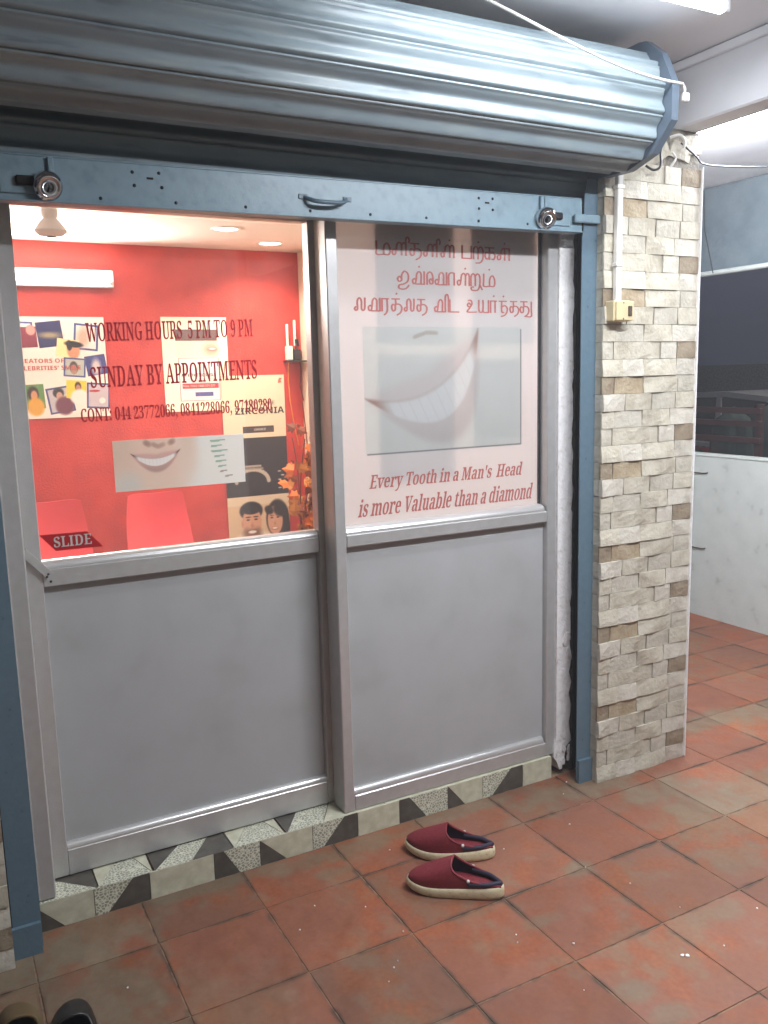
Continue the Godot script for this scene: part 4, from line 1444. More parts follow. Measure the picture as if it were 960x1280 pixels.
# ---------------------------------------------------------------- stone clad pillars
# a split-faced stone: base in the plane z = 0, face chiselled in flat facets
func stone(w: float, h: float, proud: float, sd: int) -> ArrayMesh:
	var r := RandomNumberGenerator.new()
	r.seed = sd
	var planes := []
	for k in 4:
		planes.append([r.randf_range(-1.7, 1.7), r.randf_range(-0.8, 0.5), r.randf_range(0.55, 1.1)])
	var nx := 6
	var ny := 4
	var b := Mb.new()
	var P := []
	for j in ny + 1:
		var row := []
		for i in nx + 1:
			var u := float(i) / nx
			var v := float(j) / ny
			var d := 1.0
			for p in planes:
				d = minf(d, p[2] + p[0] * (u - 0.5) * (w / h) * 0.35 + p[1] * (v - 0.5))
			d = clampf(d + r.randf_range(-0.04, 0.04), 0.12, 1.1)
			var ix := 0.0
			var iy := 0.0
			if i > 0 and i < nx:
				ix = r.randf_range(-0.25, 0.25) / nx
			if j > 0 and j < ny:
				iy = r.randf_range(-0.25, 0.25) / ny
			row.append(Vector3((u + ix - 0.5) * w, (v + iy - 0.5) * h, 0.004 + d * proud * 0.8))
		P.append(row)
	for j in ny:
		for i in nx:
			b.tri(P[j][i], P[j][i + 1], P[j + 1][i + 1], Vector3.BACK)
			b.tri(P[j][i], P[j + 1][i + 1], P[j + 1][i], Vector3.BACK)
	var fl := func(p: Vector3) -> Vector3: return Vector3(p.x, p.y, -0.001)
	for i in nx:
		b.quad(P[0][i], P[0][i + 1], fl.call(P[0][i + 1]), fl.call(P[0][i]), Vector3.DOWN)
		b.quad(P[ny][i], P[ny][i + 1], fl.call(P[ny][i + 1]), fl.call(P[ny][i]), Vector3.UP)
	for j in ny:
		b.quad(P[j][0], P[j + 1][0], fl.call(P[j + 1][0]), fl.call(P[j][0]), Vector3.LEFT)
		b.quad(P[j][nx], P[j + 1][nx], fl.call(P[j + 1][nx]), fl.call(P[j][nx]), Vector3.RIGHT)
	return b.done()

func stone_material(called: String, a: Color, b: Color, c: Color, sd: int) -> StandardMaterial3D:
	return patchy(called, [a, b, c], [0.15, 0.5, 0.9], 0.75, 0.5, sd, 0.012, 0.0, 0.3, 0.05)

func pillars():
	stone_material("stone_cream", rgb(176, 168, 150), rgb(192, 186, 168), rgb(200, 194, 178), 61)
	stone_material("stone_pale", rgb(184, 178, 164), rgb(200, 194, 180), rgb(208, 203, 190), 62)
	stone_material("stone_grey", rgb(172, 166, 151), rgb(186, 180, 165), rgb(194, 188, 174), 63)
	stone_material("stone_tan", rgb(158, 142, 116), rgb(170, 154, 128), rgb(180, 166, 142), 64)
	stone_material("stone_brown", rgb(126, 112, 93), rgb(146, 132, 112), rgb(160, 147, 126), 65)
	var L := 0.325
	# courses from the one with the brown stone downwards: left edge, right edge, material, thickness
	var rows := [
		[[0, 40, "stone_brown", .006], [42, 140, "stone_tan", .008], [141, 264, "stone_cream", .015], [265, 325, "stone_grey", .008]],
		[[0, 78, "stone_pale", .018], [79, 170, "stone_cream", .015], [172, 256, "stone_grey", .007], [257, 325, "stone_cream", .010]],
		[[0, 42, "stone_cream", .010], [44, 138, "stone_grey", .009], [139, 237, "stone_cream", .016], [239, 325, "stone_pale", .011]],
		[[0, 36, "stone_grey", .007], [38, 196, "stone_cream", .017], [197, 257, "stone_pale", .009], [258, 325, "stone_brown", .010]],
		[[0, 66, "stone_cream", .012], [67, 139, "stone_pale", .018], [140, 255, "stone_cream", .019], [256, 325, "stone_pale", .012]]]
	var cache := {}
	var Hh := 0.0571
	for side in [1.0, -1.0]:
		var x0 := 1.987 if side > 0 else -0.352
		var W := 0.428
		var t := thing("stone_pillar", "pillar clad in split cream and brown stones to the right of the door" if side > 0 else "stone clad pillar cut off at the left edge behind the left guide channel", "pillar", Vector3(x0 + W / 2, 0, -2.3), "stone clad pillars")
		part("pillar_core", bx(Vector3(x0 + (0.012 if side > 0 else 0.0), 0.0, -2.459), Vector3(x0 + W - 0.002 - (0.0 if side > 0 else 0.012), 2.234 if side > 0 else CEIL - 0.002, -2.183), 0.002), M.grey_plaster, t)
		var yc := 0.257 + Hh * 32
		var k := 0
		while yc > 0.01:
			# k counts courses downwards from a brown one at the top
			var ri := (k + 3) % 5
			var q: Array = rows[ri]
			if not (side > 0 and yc > 2.10):
				for e in q:
					var w: float = (e[1] - e[0]) / 325.0 * W - 0.0016
					var key := "%d_%d" % [ri, e[0]]
					if not cache.has(key):
						cache[key] = stone(w, Hh - 0.0014, e[3], 100 + ri * 7 + int(e[0]))
					var at := Vector3(x0 + (e[0] + e[1]) / 650.0 * W, yc, -2.183)
					put("stone", cache[key], M[e[2]], t, at)
				# return of the cladding round the corner
				if side > 0:
					var kk := "r%d" % (ri % 3)
					if not cache.has(kk):
						cache[kk] = stone(0.062, Hh - 0.0014, 0.004, 300 + ri)
					put("stone", cache[kk], M[["stone_cream", "stone_pale", "stone_grey", "stone_cream", "stone_pale"][ri]], t, Vector3(1.9985, yc, -2.2145), Basis(Vector3.UP, -PI / 2))
			yc -= Hh
			k += 1
		if side > 0:
			# loose broken pieces at the head
			var bb := Basis.from_euler(Vector3(0.2, -0.25, 0.5))
			put("broken_stone", stone(0.11, 0.06, 0.02, 901), M.stone_cream, t, Vector3(2.20, 2.15, -2.185), bb)
			put("broken_stone", stone(0.1, 0.05, 0.02, 902), M.stone_grey, t, Vector3(2.315, 2.165, -2.183), Basis.from_euler(Vector3(0.1, 0.1, -0.15)))
			put("broken_stone", stone(0.07, 0.06, 0.016, 903), M.stone_pale, t, Vector3(2.375, 2.19, -2.186), Basis.from_euler(Vector3(-0.1, 0.0, 0.08)))
			part("corner_trim", bx(Vector3(2.4135, 0.004, -2.2), Vector3(2.4185, 2.12, -2.166), 0.001), M.white_plaster, t)

func veranda_fittings():
	tube_light("ceiling_tube_light", "white tube lamp on the veranda ceiling in front of the shutter", Vector3(1.50, 2.393, -1.73), Vector3.RIGHT, Vector3.DOWN, 0.95, 0.4, 15.0, rgb(244, 248, 255), "veranda tube lamps")
	tube_light("ceiling_tube_light", "bright tube lamp on the ceiling beyond the beam at the right", Vector3(2.93, 2.393, -2.35), Vector3.BACK, Vector3.DOWN, 1.2, 1.4, 240.0, rgb(244, 248, 255), "veranda tube lamps")
	tube_light("ceiling_tube_light", "long tube lamp on the veranda ceiling above the clogs, outside the view", Vector3(1.85, 2.393, -1.0), Vector3.RIGHT, Vector3.DOWN, 1.20, 4.6, 30.0, rgb(244, 248, 255), "veranda tube lamps")
	# conduit and switch box on the pillar
	var zc := -2.156
	var t := thing("conduit_pipe", "white plastic conduit running down the stone pillar to the switch box", "pipe", Vector3(2.03, 1.66, zc))
	part("pipe", bx(Vector3(2.018, 1.672, zc - 0.012), Vector3(2.041, 2.30, zc + 0.008), 0.003), M.white_plastic, t)
	for y in [1.78, 2.02]:
		part("clip", bx(Vector3(2.014, y, zc - 0.012), Vector3(2.045, y + 0.012, zc + 0.0105), 0.001), M.white_plastic, t)
	t = thing("switch_box", "small ivory switch box at the lower end of the conduit", "switch box", Vector3(2.03, 1.61, zc))
	part("box", bx(Vector3(1.994, 1.606, zc - 0.02), Vector3(2.07, 1.671, zc + 0.022), 0.003), M.ivory_plastic, t)
	part("cover", bx(Vector3(2.0, 1.608, zc + 0.0223), Vector3(2.074, 1.669, zc + 0.029), 0.002), M.ivory_plastic, t)
	part("switch", bx(Vector3(2.048, 1.622, zc + 0.0293), Vector3(2.064, 1.654, zc + 0.034), 0.002), M.rusty_steel, t)
	for y in [1.613, 1.664]:
		var s := Mb.new()
		s.lathe(Vector3(2.03, y, zc + 0.029), [Vector2(0.003, 0), Vector2(0.002, 0.001), Vector2(0, 0.0012)], 8, Vector3.BACK)
		part("screw", s.done(), M.dark_steel, t)
	# hanging white cable
	t = thing("white_cable", "white cable sagging from the ceiling across the rolled shutter to its end plate", "cable", Vector3(1.4, 2.43, -2.0))
	var pts := []
	var A := Vector3(1.30, 2.435, -1.99)
	var B := Vector3(2.028, 2.262, -1.905)
	for i in 25:
		var u := i / 24.0
		pts.append(A.lerp(B, u) + Vector3(0, -0.062 * sin(u * PI) * (0.6 + 0.5 * u), 0.05 * sin(u * PI)))
	pts.append(Vector3(2.038, 2.25, -1.905))
	pts.append(Vector3(2.043, 2.23, -1.91))
	var b := Mb.new()
	b.tube(pts, 0.0042, 8)
	part("cord", b.done(), M.white_plastic, t)
	part("clamp", bx(Vector3(2.034, 2.215, -1.915), Vector3(2.056, 2.24, -1.9), 0.003), M.white_plastic, t)
	# wires at the head of the pillar
	var wires := [
		["black wire arching over the broken stones at the pillar head", [Vector3(2.14, 2.10, -2.155), Vector3(2.16, 2.085, -2.14), Vector3(2.19, 2.10, -2.14), Vector3(2.2, 2.15, -2.15), Vector3(2.22, 2.19, -2.15)], 0.004, "black_plastic"],
		["white bent wire stub at the pillar head", [Vector3(2.24, 2.195, -2.15), Vector3(2.262, 2.20, -2.13), Vector3(2.285, 2.185, -2.13), Vector3(2.292, 2.165, -2.14)], 0.005, "white_plastic"],
		["short white wire end below the bent stub on the pillar", [Vector3(2.252, 2.15, -2.15), Vector3(2.258, 2.13, -2.14), Vector3(2.246, 2.105, -2.15)], 0.004, "white_plastic"],
		["thin grey wire leaving the pillar head towards the far ceiling", [Vector3(2.28, 2.18, -2.14), Vector3(2.35, 2.145, -2.14), Vector3(2.45, 2.135, -2.18), Vector3(2.8, 2.18, -2.28), Vector3(3.3, 2.27, -2.45), Vector3(3.9, 2.40, -2.6)], 0.003, "dark_steel"]]
	for w in wires:
		t = thing("loose_wire", w[0], "wire", w[1][0], "loose wires at the pillar head")
		var c := Curve3D.new()
		for i in w[1].size():
			var p: Vector3 = w[1][i]
			var d: Vector3 = (w[1][min(i + 1, w[1].size() - 1)] - w[1][max(i - 1, 0)]) / 6.0
			c.add_point(p, -d, d)
		c.bake_interval = 0.01
		b = Mb.new()
		b.tube(Array(c.tessellate_even_length(4, 0.012)), w[2], 6)
		part("strand", b.done(), M[w[3]], t)

# ---------------------------------------------------------------- beyond the pillar
func far_side():
	var xp := 3.95
	var t := thing("parapet_wall", "white painted waist high parapet wall at the end of the veranda", "wall", Vector3(xp, 0, -3.0))
	part("wall_body", bx(Vector3(xp, -0.006, -6.9), Vector3(xp + 0.1, 0.945, 1.2), 0.004), M.parapet_paint, t)
	part("coping", bx(Vector3(xp - 0.004, 0.9455, -6.9), Vector3(xp + 0.104, 0.956, 1.2), 0.003), M.parapet_paint, t)
	for y in [0.848, 0.405]:
		var h := thing("wall_hook", "upper dark metal hook on the white parapet wall" if y > 0.6 else "lower dark metal hook on the white parapet wall", "hook", Vector3(xp, y, -3.46), "hooks on the parapet")
		var b := Mb.new()
		b.tube([Vector3(xp - 0.006, y, -3.54), Vector3(xp - 0.006, y, -3.47), Vector3(xp - 0.006, y + 0.003, -3.445), Vector3(xp + 0.002, y + 0.006, -3.44)], 0.0035, 8)
		part("rod", b.done(), M.rusty_steel, h)
	t = thing("drain_pipe", "white painted upright pipe where the parapet meets the pillar edge", "pipe", Vector3(xp - 0.06, 0, -3.6))
	var b := Mb.new()
	b.tube([Vector3(xp - 0.05, 0.0, -3.56), Vector3(xp - 0.05, 0.6, -3.56), Vector3(xp - 0.05, CEIL - 0.002, -3.56)], 0.035, 14)
	part("pipe", b.done(), M.parapet_paint, t)
	t = thing("canvas_blind", "grey blue canvas blind hanging from the ceiling above the parapet", "blind", Vector3(xp, 1.965, -3.0))
	var rows := []
	for i in 12:
		var y := lerpf(CEIL - 0.005, 1.985, i / 11.0)
		var row := []
		for j in 60:
			var z := lerpf(-6.5, 1.1, j / 59.0)
			row.append(Vector3(xp + 0.03 + 0.006 * sin(z * 5.0 + 0.4 * i) + 0.004 * sin(z * 13.0), y, z))
		rows.append(row)
	b = Mb.new()
	b.grid(rows, 1.0)
	var rows2 := []
	for r in rows:
		rows2.append(r.map(func(p): return p + Vector3(0.004, 0, 0)))
	b.grid(rows2, -1.0)
	part("canvas", b.done(), M.canvas_blind, t)
	b = Mb.new()
	b.tube([Vector3(xp + 0.03, 1.972, -6.5), Vector3(xp + 0.03, 1.972, -2.0), Vector3(xp + 0.03, 1.972, 1.1)], 0.014, 10)
	part("bottom_pole", b.done(), M.parapet_paint, t)
	b = Mb.new()
	b.tube([Vector3(xp - 0.004, 2.42, -3.53), Vector3(xp - 0.02, 2.2, -3.5), Vector3(xp - 0.012, 1.965, -3.44)], 0.003, 6)
	part("pull_cord", b.done(), M.dark_steel, t)
	# railing out by the road
	mat("maroon_paint", rgb(84, 52, 52), 0.5)
	t = thing("road_railing", "maroon horizontal bar railing beyond the parapet in front of the pale car", "railing", Vector3(5.7, -0.36, -6.0))
	for y in [1.11, 1.01, 0.88, 0.5]:
		part("rail", bx(Vector3(5.66, y - 0.022, -8.2), Vector3(5.70, y + 0.022, -4.45), 0.004), M.maroon_paint, t)
	for z in [-8.15, -6.9, -5.95, -4.5]:
		part("post", bx(Vector3(5.702, -0.36, z - 0.025), Vector3(5.745, 1.16, z + 0.025), 0.004), M.maroon_paint, t)
	pale_car()
	scooter()
	mat("tarp_green", rgb(52, 68, 66), 0.8)
	for q in [[6.15, -5.1, 0.16, 1.12, 3, "narrow dark green tarpaulin bundle beside the railing end"], [6.55, -4.95, 0.27, 1.16, 8, "wide dark green tarpaulin bundle at the right edge beyond the parapet"]]:
		var g := thing("tarpaulin_bundle", q[5], "tarpaulin", Vector3(q[0], -0.36, q[1]), "covered bundles by the road")
		rows = []
		for i in 15:
			var v := i / 14.0
			var row := []
			for j in 28:
				var a := TAU * j / 28
				var r: float = q[2] * (1.0 + 0.5 * (1 - v)) * sqrt(maxf(0.0, 1.0 - pow(v, 14.0)))
				r *= 1.0 + 0.14 * sin(a * (q[4] + 4) + v * 2.0) * (1 - v * 0.5) + 0.10 * sin(a * 4.0 + 1.0) + 0.04 * sin(v * 19.0 + a)
				row.append(Vector3(q[0] + cos(a) * r, -0.36 + v * (q[3] + 0.36), q[1] + sin(a) * r * 1.1))
			rows.append(row)
		b = Mb.new()
		b.grid(rows, 1.0, true)
		part("cover", b.done(), M.tarp_green, g)
	t = thing("street_lamp", "street lamp on a steel pole beside the road beyond the parapet", "lamp", Vector3(7.6, -0.36, -2.2))
	b = Mb.new()
	b.tube([Vector3(7.6, -0.36, -2.2), Vector3(7.6, 3.6, -2.2), Vector3(7.62, 4.1, -2.3), Vector3(7.7, 4.3, -2.6), Vector3(7.8, 4.36, -3.0)], [0.06, 0.045, 0.04, 0.035, 0.03], 10)
	part("pole", b.done(), M.dark_steel, t)
	part("lamp_head", bx(Vector3(7.68, 4.345, -3.4), Vector3(7.92, 4.42, -2.95), 0.02), M.dark_steel, t)
	part("lamp_lens", bx(Vector3(7.7, 4.325, -3.38), Vector3(7.9, 4.343, -3.0), 0.006), glow("street_lamp_glow", rgb(255, 240, 220), 12.0), t)
	var sl := AreaLight3D.new()
	sl.name = "street_lamp_light"
	sl.area_size = Vector2(0.2, 0.38)
	sl.light_energy = 8.0
	sl.light_color = rgb(255, 244, 228)
	sl.shadow_enabled = true
	sl.area_range = 20.0
	sl.area_normalize_energy = true
	t.add_child(sl)
	sl.transform = Transform3D(Basis(Vector3.RIGHT, -PI / 2), Vector3(0.2, 4.68, -0.99))
	# low boundary across the road
	t = thing("far_compound_wall", "dim brownish compound wall far across the dark road", "wall", Vector3(20, -0.36, -14))
	part("wall_body", bx(Vector3(16, -0.36, -30), Vector3(16.25, 1.5, 8), 0.01), M.grey_plaster, t)

func pale_car():
	var base := Vector3(8.75, -0.36, -6.5)
	var t := thing("pale_car", "silver white hatchback car parked on the road beyond the railing", "car", base)
	var paint := mat("car_paint", rgb(206, 208, 212), 0.3)
	paint.clearcoat_enabled = true
	paint.clearcoat = 0.8
	var tinted := mat("car_glass", rgb(22, 26, 34), 0.08)
	# side outlines as (z, y); the nose points to +z
	var f := func(a: float, b: float, d: float) -> Vector3: return base + Vector3(d, b, a)
	var body := PackedVector2Array([Vector2(-1.75, .3), Vector2(-1.82, .55), Vector2(-1.78, .9), Vector2(-1.6, .96), Vector2(.75, .95), Vector2(1.2, .9), Vector2(1.62, .78), Vector2(1.78, .6), Vector2(1.8, .32), Vector2(1.5, .24), Vector2(1.42, .42), Vector2(1.2, .54), Vector2(.98, .42), Vector2(.9, .22), Vector2(-.85, .22), Vector2(-.93, .42), Vector2(-1.15, .54), Vector2(-1.37, .42), Vector2(-1.45, .24)])
	var b := Mb.new()
	b.prism(body, -0.8, 0.8, f)
	part("body", b.done(), paint, t)
	var house := PackedVector2Array([Vector2(-1.6, .962), Vector2(-1.42, 1.36), Vector2(-1.1, 1.47), Vector2(-.3, 1.49), Vector2(.25, 1.44), Vector2(.8, .962)])
	b = Mb.new()
	b.prism(house, -0.68, 0.68, f)
	part("window_glass", b.done(), tinted, t)
	# roof skin and pillars
	var roof := PackedVector2Array([Vector2(-1.5, 1.34), Vector2(-1.44, 1.41), Vector2(-1.1, 1.51), Vector2(-.3, 1.535), Vector2(.28, 1.485), Vector2(.36, 1.40), Vector2(.22, 1.43), Vector2(-.3, 1.475), Vector2(-1.1, 1.455)])
	b = Mb.new()
	b.prism(roof, -0.70, 0.70, f)
	part("roof", b.done(), paint, t)
	for x in [-0.7, 0.682]:
		for q in [[Vector2(.28, 1.43), Vector2(.36, 1.40), Vector2(.86, .96), Vector2(.76, .96)], [Vector2(-.42, 1.48), Vector2(-.36, 1.48), Vector2(-.34, .96), Vector2(-.46, .96)], [Vector2(-1.5, 1.36), Vector2(-1.2, 1.46), Vector2(-1.3, .96), Vector2(-1.66, .96)]]:
			b = Mb.new()
			b.prism(PackedVector2Array(q), x, x + 0.018, f)
			part("pillar", b.done(), paint, t)
	for z in [-1.15, 1.2]:
		for x in [-0.72, 0.56]:
			b = Mb.new()
			var c := base + Vector3(x, 0.3, z)
			b.lathe(c, [Vector2(0.0, 0.0), Vector2(0.24, 0.0), Vector2(0.29, 0.02), Vector2(0.3, 0.08), Vector2(0.29, 0.14), Vector2(0.24, 0.16), Vector2(0.0, 0.16)], 22, Vector3.RIGHT)
			var wh := part("wheel", b.done(), M.black_plastic, t)
			b = Mb.new()
			b.lathe(c + Vector3(-0.004 if x < 0 else 0.164, 0, 0), [Vector2(0.19, 0.0), Vector2(0.17, 0.002 * signf(x)), Vector2(0.0, 0.0)], 18, Vector3.RIGHT)
			part("rim", b.done(), M.chrome, wh)
	for x in [-0.6, 0.6]:
		b = Mb.new()
		b.cbox(base + Vector3(x, 0.68, 1.74), Vector3(0.24, 0.12, 0.1), 0.03)
		part("headlight", b.done(), M.white_plastic, t)
	for z in [-0.15, -0.95]:
		b = Mb.new()
		b.cbox(base + Vector3(-0.806, 0.86, z), Vector3(0.02, 0.025, 0.14), 0.006)
		part("door_handle", b.done(), paint, t)

func scooter():
	var base := Vector3(5.95, -0.36, -5.45)
	var t := thing("red_scooter", "red scooter with a small lit tail lamp just above the parapet", "scooter", base)
	var red := mat("scooter_red", rgb(150, 24, 30), 0.25)
	# its length runs along (0.64, 0.77), across the line of sight
	var dir := Vector3(0.64, 0, 0.77)
	var acr := Vector3(0.77, 0, -0.64)
	var rows := []
	for i in 13:
		var u := i / 12.0
		var c := base + dir * lerpf(-0.35, 0.55, u) + Vector3.UP * lerpf(0.86, 0.93, sin(u * PI))
		var h := 0.20 * sqrt(maxf(0.02, sin(clampf(u, 0.02, 0.98) * PI)))
		var row := []
		for j in 18:
			var a := TAU * j / 18
			row.append(c + acr * cos(a) * h * 0.8 + Vector3.UP * sin(a) * h)
		rows.append(row)
	var b := Mb.new()
	b.grid(rows, 1.0, true)
	b.fan(rows[0], -dir)
	b.fan(rows[12], dir)
	part("body", b.done(), red, t)
	b = Mb.new()
	b.cbox(base + dir * -0.55 + Vector3.UP * 0.6, Vector3(0.34, 0.7, 0.34), 0.08)
	part("leg_shield", b.done(), red, t)
	b = Mb.new()
	b.cbox(base + dir * 0.05 + Vector3.UP * 1.07, Vector3(0.3, 0.06, 0.3), 0.025)
	part("seat", b.done(), M.black_plastic, t)
	b = Mb.new()
	b.tube([base + dir * -0.5 + acr * -0.3 + Vector3.UP * 1.12, base + dir * -0.56 + Vector3.UP * 1.04, base + dir * -0.5 + acr * 0.3 + Vector3.UP * 1.12], 0.016, 8)
	part("handlebar", b.done(), M.black_plastic, t)
	for q in [-0.6, 0.5]:
		b = Mb.new()
		b.lathe(base + dir * q + Vector3.UP * 0.24 - acr * 0.05, [Vector2(0.0, 0.0), Vector2(0.2, 0.0), Vector2(0.24, 0.02), Vector2(0.24, 0.08), Vector2(0.2, 0.1), Vector2(0.0, 0.1)], 20, acr)
		part("wheel", b.done(), M.black_plastic, t)
	b = Mb.new()
	var lp := base + dir * 0.22 + acr * -0.155 + Vector3.UP * 0.985
	b.lathe(lp, [Vector2(0.02, 0.0), Vector2(0.016, 0.012), Vector2(0.0, 0.018)], 12, -acr)
	part("tail_lamp", b.done(), glow("tail_lamp_glow", rgb(255, 70, 30), 3.0), t)
	var l := OmniLight3D.new()
	l.name = "tail_lamp_light"
	l.light_color = rgb(255, 70, 30)
	l.light_energy = 0.02
	l.light_size = 0.01
	l.omni_range = 6.0
	l.omni_attenuation = 2.0
	l.shadow_enabled = true
	t.add_child(l)
	l.position = lp - acr * 0.03 - base

# ---------------------------------------------------------------- footwear
# a backless clog: toe at the origin, heel towards +z, 0.27 m long; side +1 or -1 mirrors it
func clog(called: String, label: String, at: Vector3, heel_dir: Vector3, side: float, upper: Material, lining: Material, sole: Material, group: String, scale := 1.0):
	var t := thing(called, label, "shoe", at, group)
	t.basis = Basis(Vector3.UP, atan2(heel_dir.x, heel_dir.z)).scaled(Vector3.ONE * scale)
	var Ln := 0.27
	# half widths and the bend of the middle line along the foot
	var hw := func(u: float) -> float:
		var w := 0.046 * pow(maxf(1.0 - pow(absf(2.0 * u - 1.0), 3.4), 0.0), 0.5)
		return w * (1.0 + 0.12 * sin((u - 0.05) * PI * 1.7) - 0.14 * u)
	var mid := func(u: float) -> float: return side * (0.010 * sin(u * PI) - 0.012 * (1 - u))
	var N := 26
	# sole: three stacked rings of the outline, swelling at the heel and toe
	var ring := func(grow: float, y: Callable) -> Array:
		var flat := []
		var us := []
		for i in N:
			var u := (1 - cos(PI * i / (N - 1))) / 2
			flat.append(Vector2(mid.call(u) + hw.call(u), Ln * u))
			us.append(u)
		for i in range(N - 2, 0, -1):
			var u := (1 - cos(PI * i / (N - 1))) / 2
			flat.append(Vector2(mid.call(u) - hw.call(u), Ln * u))
			us.append(u)
		var r := []
		for i in flat.size():
			var tg: Vector2 = (flat[(i + 1) % flat.size()] - flat[i - 1]).normalized()
			var p: Vector2 = flat[i] + Vector2(tg.y, -tg.x) * grow
			r.append(Vector3(p.x, y.call(us[i]), p.y))
		return r
	var spring := func(u: float) -> float: return 0.012 * pow(clampf(1 - u * 3.0, 0, 1), 2.0)
	var rows := []
	for q in [[-0.004, 0.0], [0.002, 0.003], [0.0038, 0.008], [0.0042, 0.015], [0.0038, 0.022], [0.002, 0.027], [0.0, 0.0285]]:
		rows.append(ring.call(q[0], func(u): return q[1] * (0.85 + 0.45 * u) + spring.call(u)))
	var b := Mb.new()
	b.grid(rows, -1.0, true)
	b.fan(rows[0], Vector3.DOWN)
	local("sole", b.done(), sole, t)
	var top := func(u: float) -> float: return 0.028 * (0.85 + 0.45 * u) + spring.call(u)
	b = Mb.new()
	b.fan(ring.call(-0.001, func(u): return top.call(u) - 0.001), Vector3.UP)
	local("insole", b.done(), upper, t)
	# upper shell; it ends at the collar, which runs from the instep down along both sides to the heel
	var hgt := func(u: float) -> float: return 0.067 * pow(clampf(u / 0.46, 0.0, 1.0), 0.62) * (1.0 if u < 0.46 else lerpf(1.0, 0.62, (u - 0.46) / 0.54))
	var uend := func(v: float) -> float: return 0.46 + 0.52 * pow(absf(v), 4.5)
	var shell := func(inset: float) -> Array:
		var P := []
		for i in 22:
			var s := i / 21.0
			var row := []
			for j in 25:
				var v := j / 12.0 - 1.0
				var u: float = 0.012 + s * (uend.call(v) - 0.012)
				var a := v * PI / 2
				var w: float = hw.call(u) - inset
				var y: float = top.call(u) + (hgt.call(u) - inset) * pow(maxf(cos(a), 0.0), 0.75)
				var x: float = mid.call(u) + w * signf(sin(a)) * pow(absf(sin(a)), 0.8)
				row.append(Vector3(x, y, Ln * u + inset))
			P.append(row)
		return P
	var so: Array = shell.call(0.0)
	var si: Array = shell.call(0.0035)
	b = Mb.new()
	b.grid(so, 1.0)
	var up := local("upper", b.done(), upper, t)
	b = Mb.new()
	b.grid(si, -1.0)
	local("lining", b.done(), lining, t)
	b = Mb.new()
	var edge := []
	for j in 25:
		edge.append((so[21][j] + si[21][j]) / 2.0)
	b.tube(edge, 0.0036, 8)
	local("collar", b.done(), upper, t)
	# heel rim in the lining colour
	b = Mb.new()
	edge = []
	for i in 21:
		var a := lerpf(-1.0, 1.0, i / 20.0)
		var u := 1.0 - 0.32 * pow(absf(a), 1.6) - 0.01
		edge.append(Vector3(mid.call(u) + (hw.call(u) - 0.003) * signf(a) * minf(1.0, pow(absf(a) * 1.8, 0.8)), top.call(u) + 0.004 + 0.008 * absf(a), Ln * u - 0.003))
	b.tube(edge, 0.007, 8)
	local("heel_rim", b.done(), lining, t)
	for s in [-1.0, 1.0]:
		b = Mb.new()
		var u := 0.66
		b.lathe(Vector3(mid.call(u) + s * (hw.call(u) - 0.002), top.call(u) + 0.022, Ln * u), [Vector2(0.0055, 0.0), Vector2(0.005, 0.003), Vector2(0.0025, 0.005), Vector2(0.0, 0.0055)], 12, Vector3(s, 0.3, 0).normalized())
		local("rivet", b.done(), M.silver_vinyl, t)
	return t

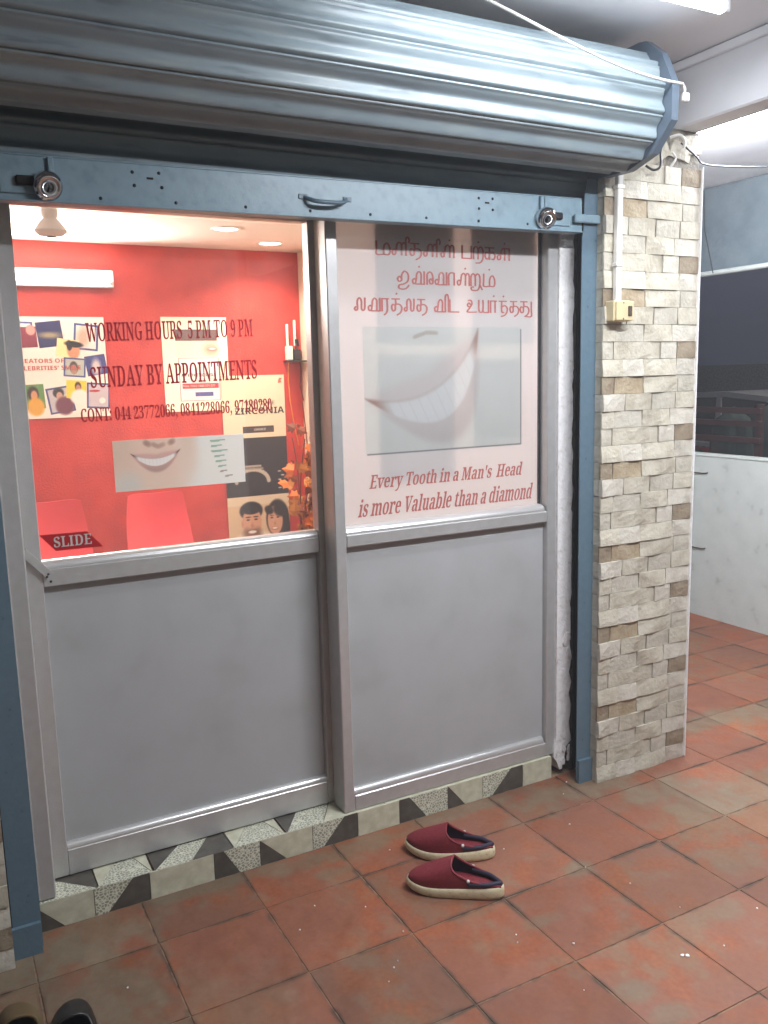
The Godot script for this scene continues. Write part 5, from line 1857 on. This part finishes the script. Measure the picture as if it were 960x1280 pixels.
func footwear():
	var mar := patchy("maroon_foam", [rgb(98, 24, 34), rgb(116, 28, 38), rgb(126, 34, 44)], [0.2, 0.5, 0.8], 0.7, 0.1, 71, 0.02, 0.0, 0.35, 0.25)
	var navy := mat("navy_lining", rgb(36, 30, 52), 0.7)
	var cream := patchy("cream_sole", [rgb(150, 138, 108), rgb(212, 201, 165), rgb(222, 213, 180)], [0.02, 0.3, 0.8], 0.65, 0.2, 72, 0.02)
	clog("clog_shoe", "maroon backless clog with cream sole nearer to the camera", Vector3(1.110, 0.0, -1.985), Vector3(0.72, 0, 0.69), 1.0, mar, navy, cream, "pair of maroon clogs")
	clog("clog_shoe", "maroon backless clog with cream sole nearer to the door step", Vector3(1.187, 0.0, -2.140), Vector3(0.80, 0, 0.60), -1.0, mar, navy, cream, "pair of maroon clogs")
	var tan := mat("tan_suede", rgb(92, 74, 44), 0.85)
	var dark := mat("black_leather", rgb(20, 18, 18), 0.45)
	clog("slip_on_shoe", "tan slip on shoe whose toe shows at the bottom left corner", Vector3(0.070, 0.0, -1.985), Vector3(-0.1, 0, 1.0), 1.0, tan, dark, tan, "shoes at the bottom left corner", 1.0)
	clog("slip_on_shoe", "black slip on shoe beside the tan one at the bottom left", Vector3(0.165, 0.0, -1.93), Vector3(0.0, 0, 1.0), -1.0, dark, dark, dark, "shoes at the bottom left corner", 1.0)

func crumbs():
	# specks of paint and paper lying on the tiles
	var at := [[1.72, -2.004], [1.146, -2.169], [0.988, -1.805], [1.236, -1.645], [1.22, -1.618], [1.341, -1.543], [1.598, -1.79], [1.688, -1.514], [1.544, -1.372], [1.662, -1.345], [1.863, -1.407], [0.919, -1.712], [0.899, -1.696], [0.864, -1.658], [1.653, -1.664], [1.902, -2.235], [1.835, -2.172], [0.83, -2.026], [0.754, -1.95], [0.307, -1.958], [1.451, -1.993], [1.374, -2.076], [1.555, -1.365], [1.25, -1.4], [0.95, -1.95]]
	var b := Mb.new()
	var r := RandomNumberGenerator.new()
	r.seed = 33
	for q in at:
		var s := r.randf_range(0.0014, 0.0034)
		if q[0] > 1.5 and q[0] < 1.56:
			s = 0.0055
		var pp := PackedVector2Array()
		for i in 6:
			var a := TAU * i / 6
			pp.append(Vector2(q[0] + cos(a) * s * r.randf_range(0.6, 1.2), q[1] + sin(a) * s * r.randf_range(0.5, 1.1)))
		b.prism(pp, 0.0008, 0.003, func(a, d, e): return Vector3(a, e, d))
	var o := MeshInstance3D.new()
	o.name = "floor_crumbs"
	o.mesh = b.done()
	o.set_surface_override_material(0, M.white_plaster)
	add_child(o)
	o.set_meta("kind", "stuff")
	o.set_meta("label", "white specks of paint and paper scattered on the tiles")
	o.set_meta("category", "litter")
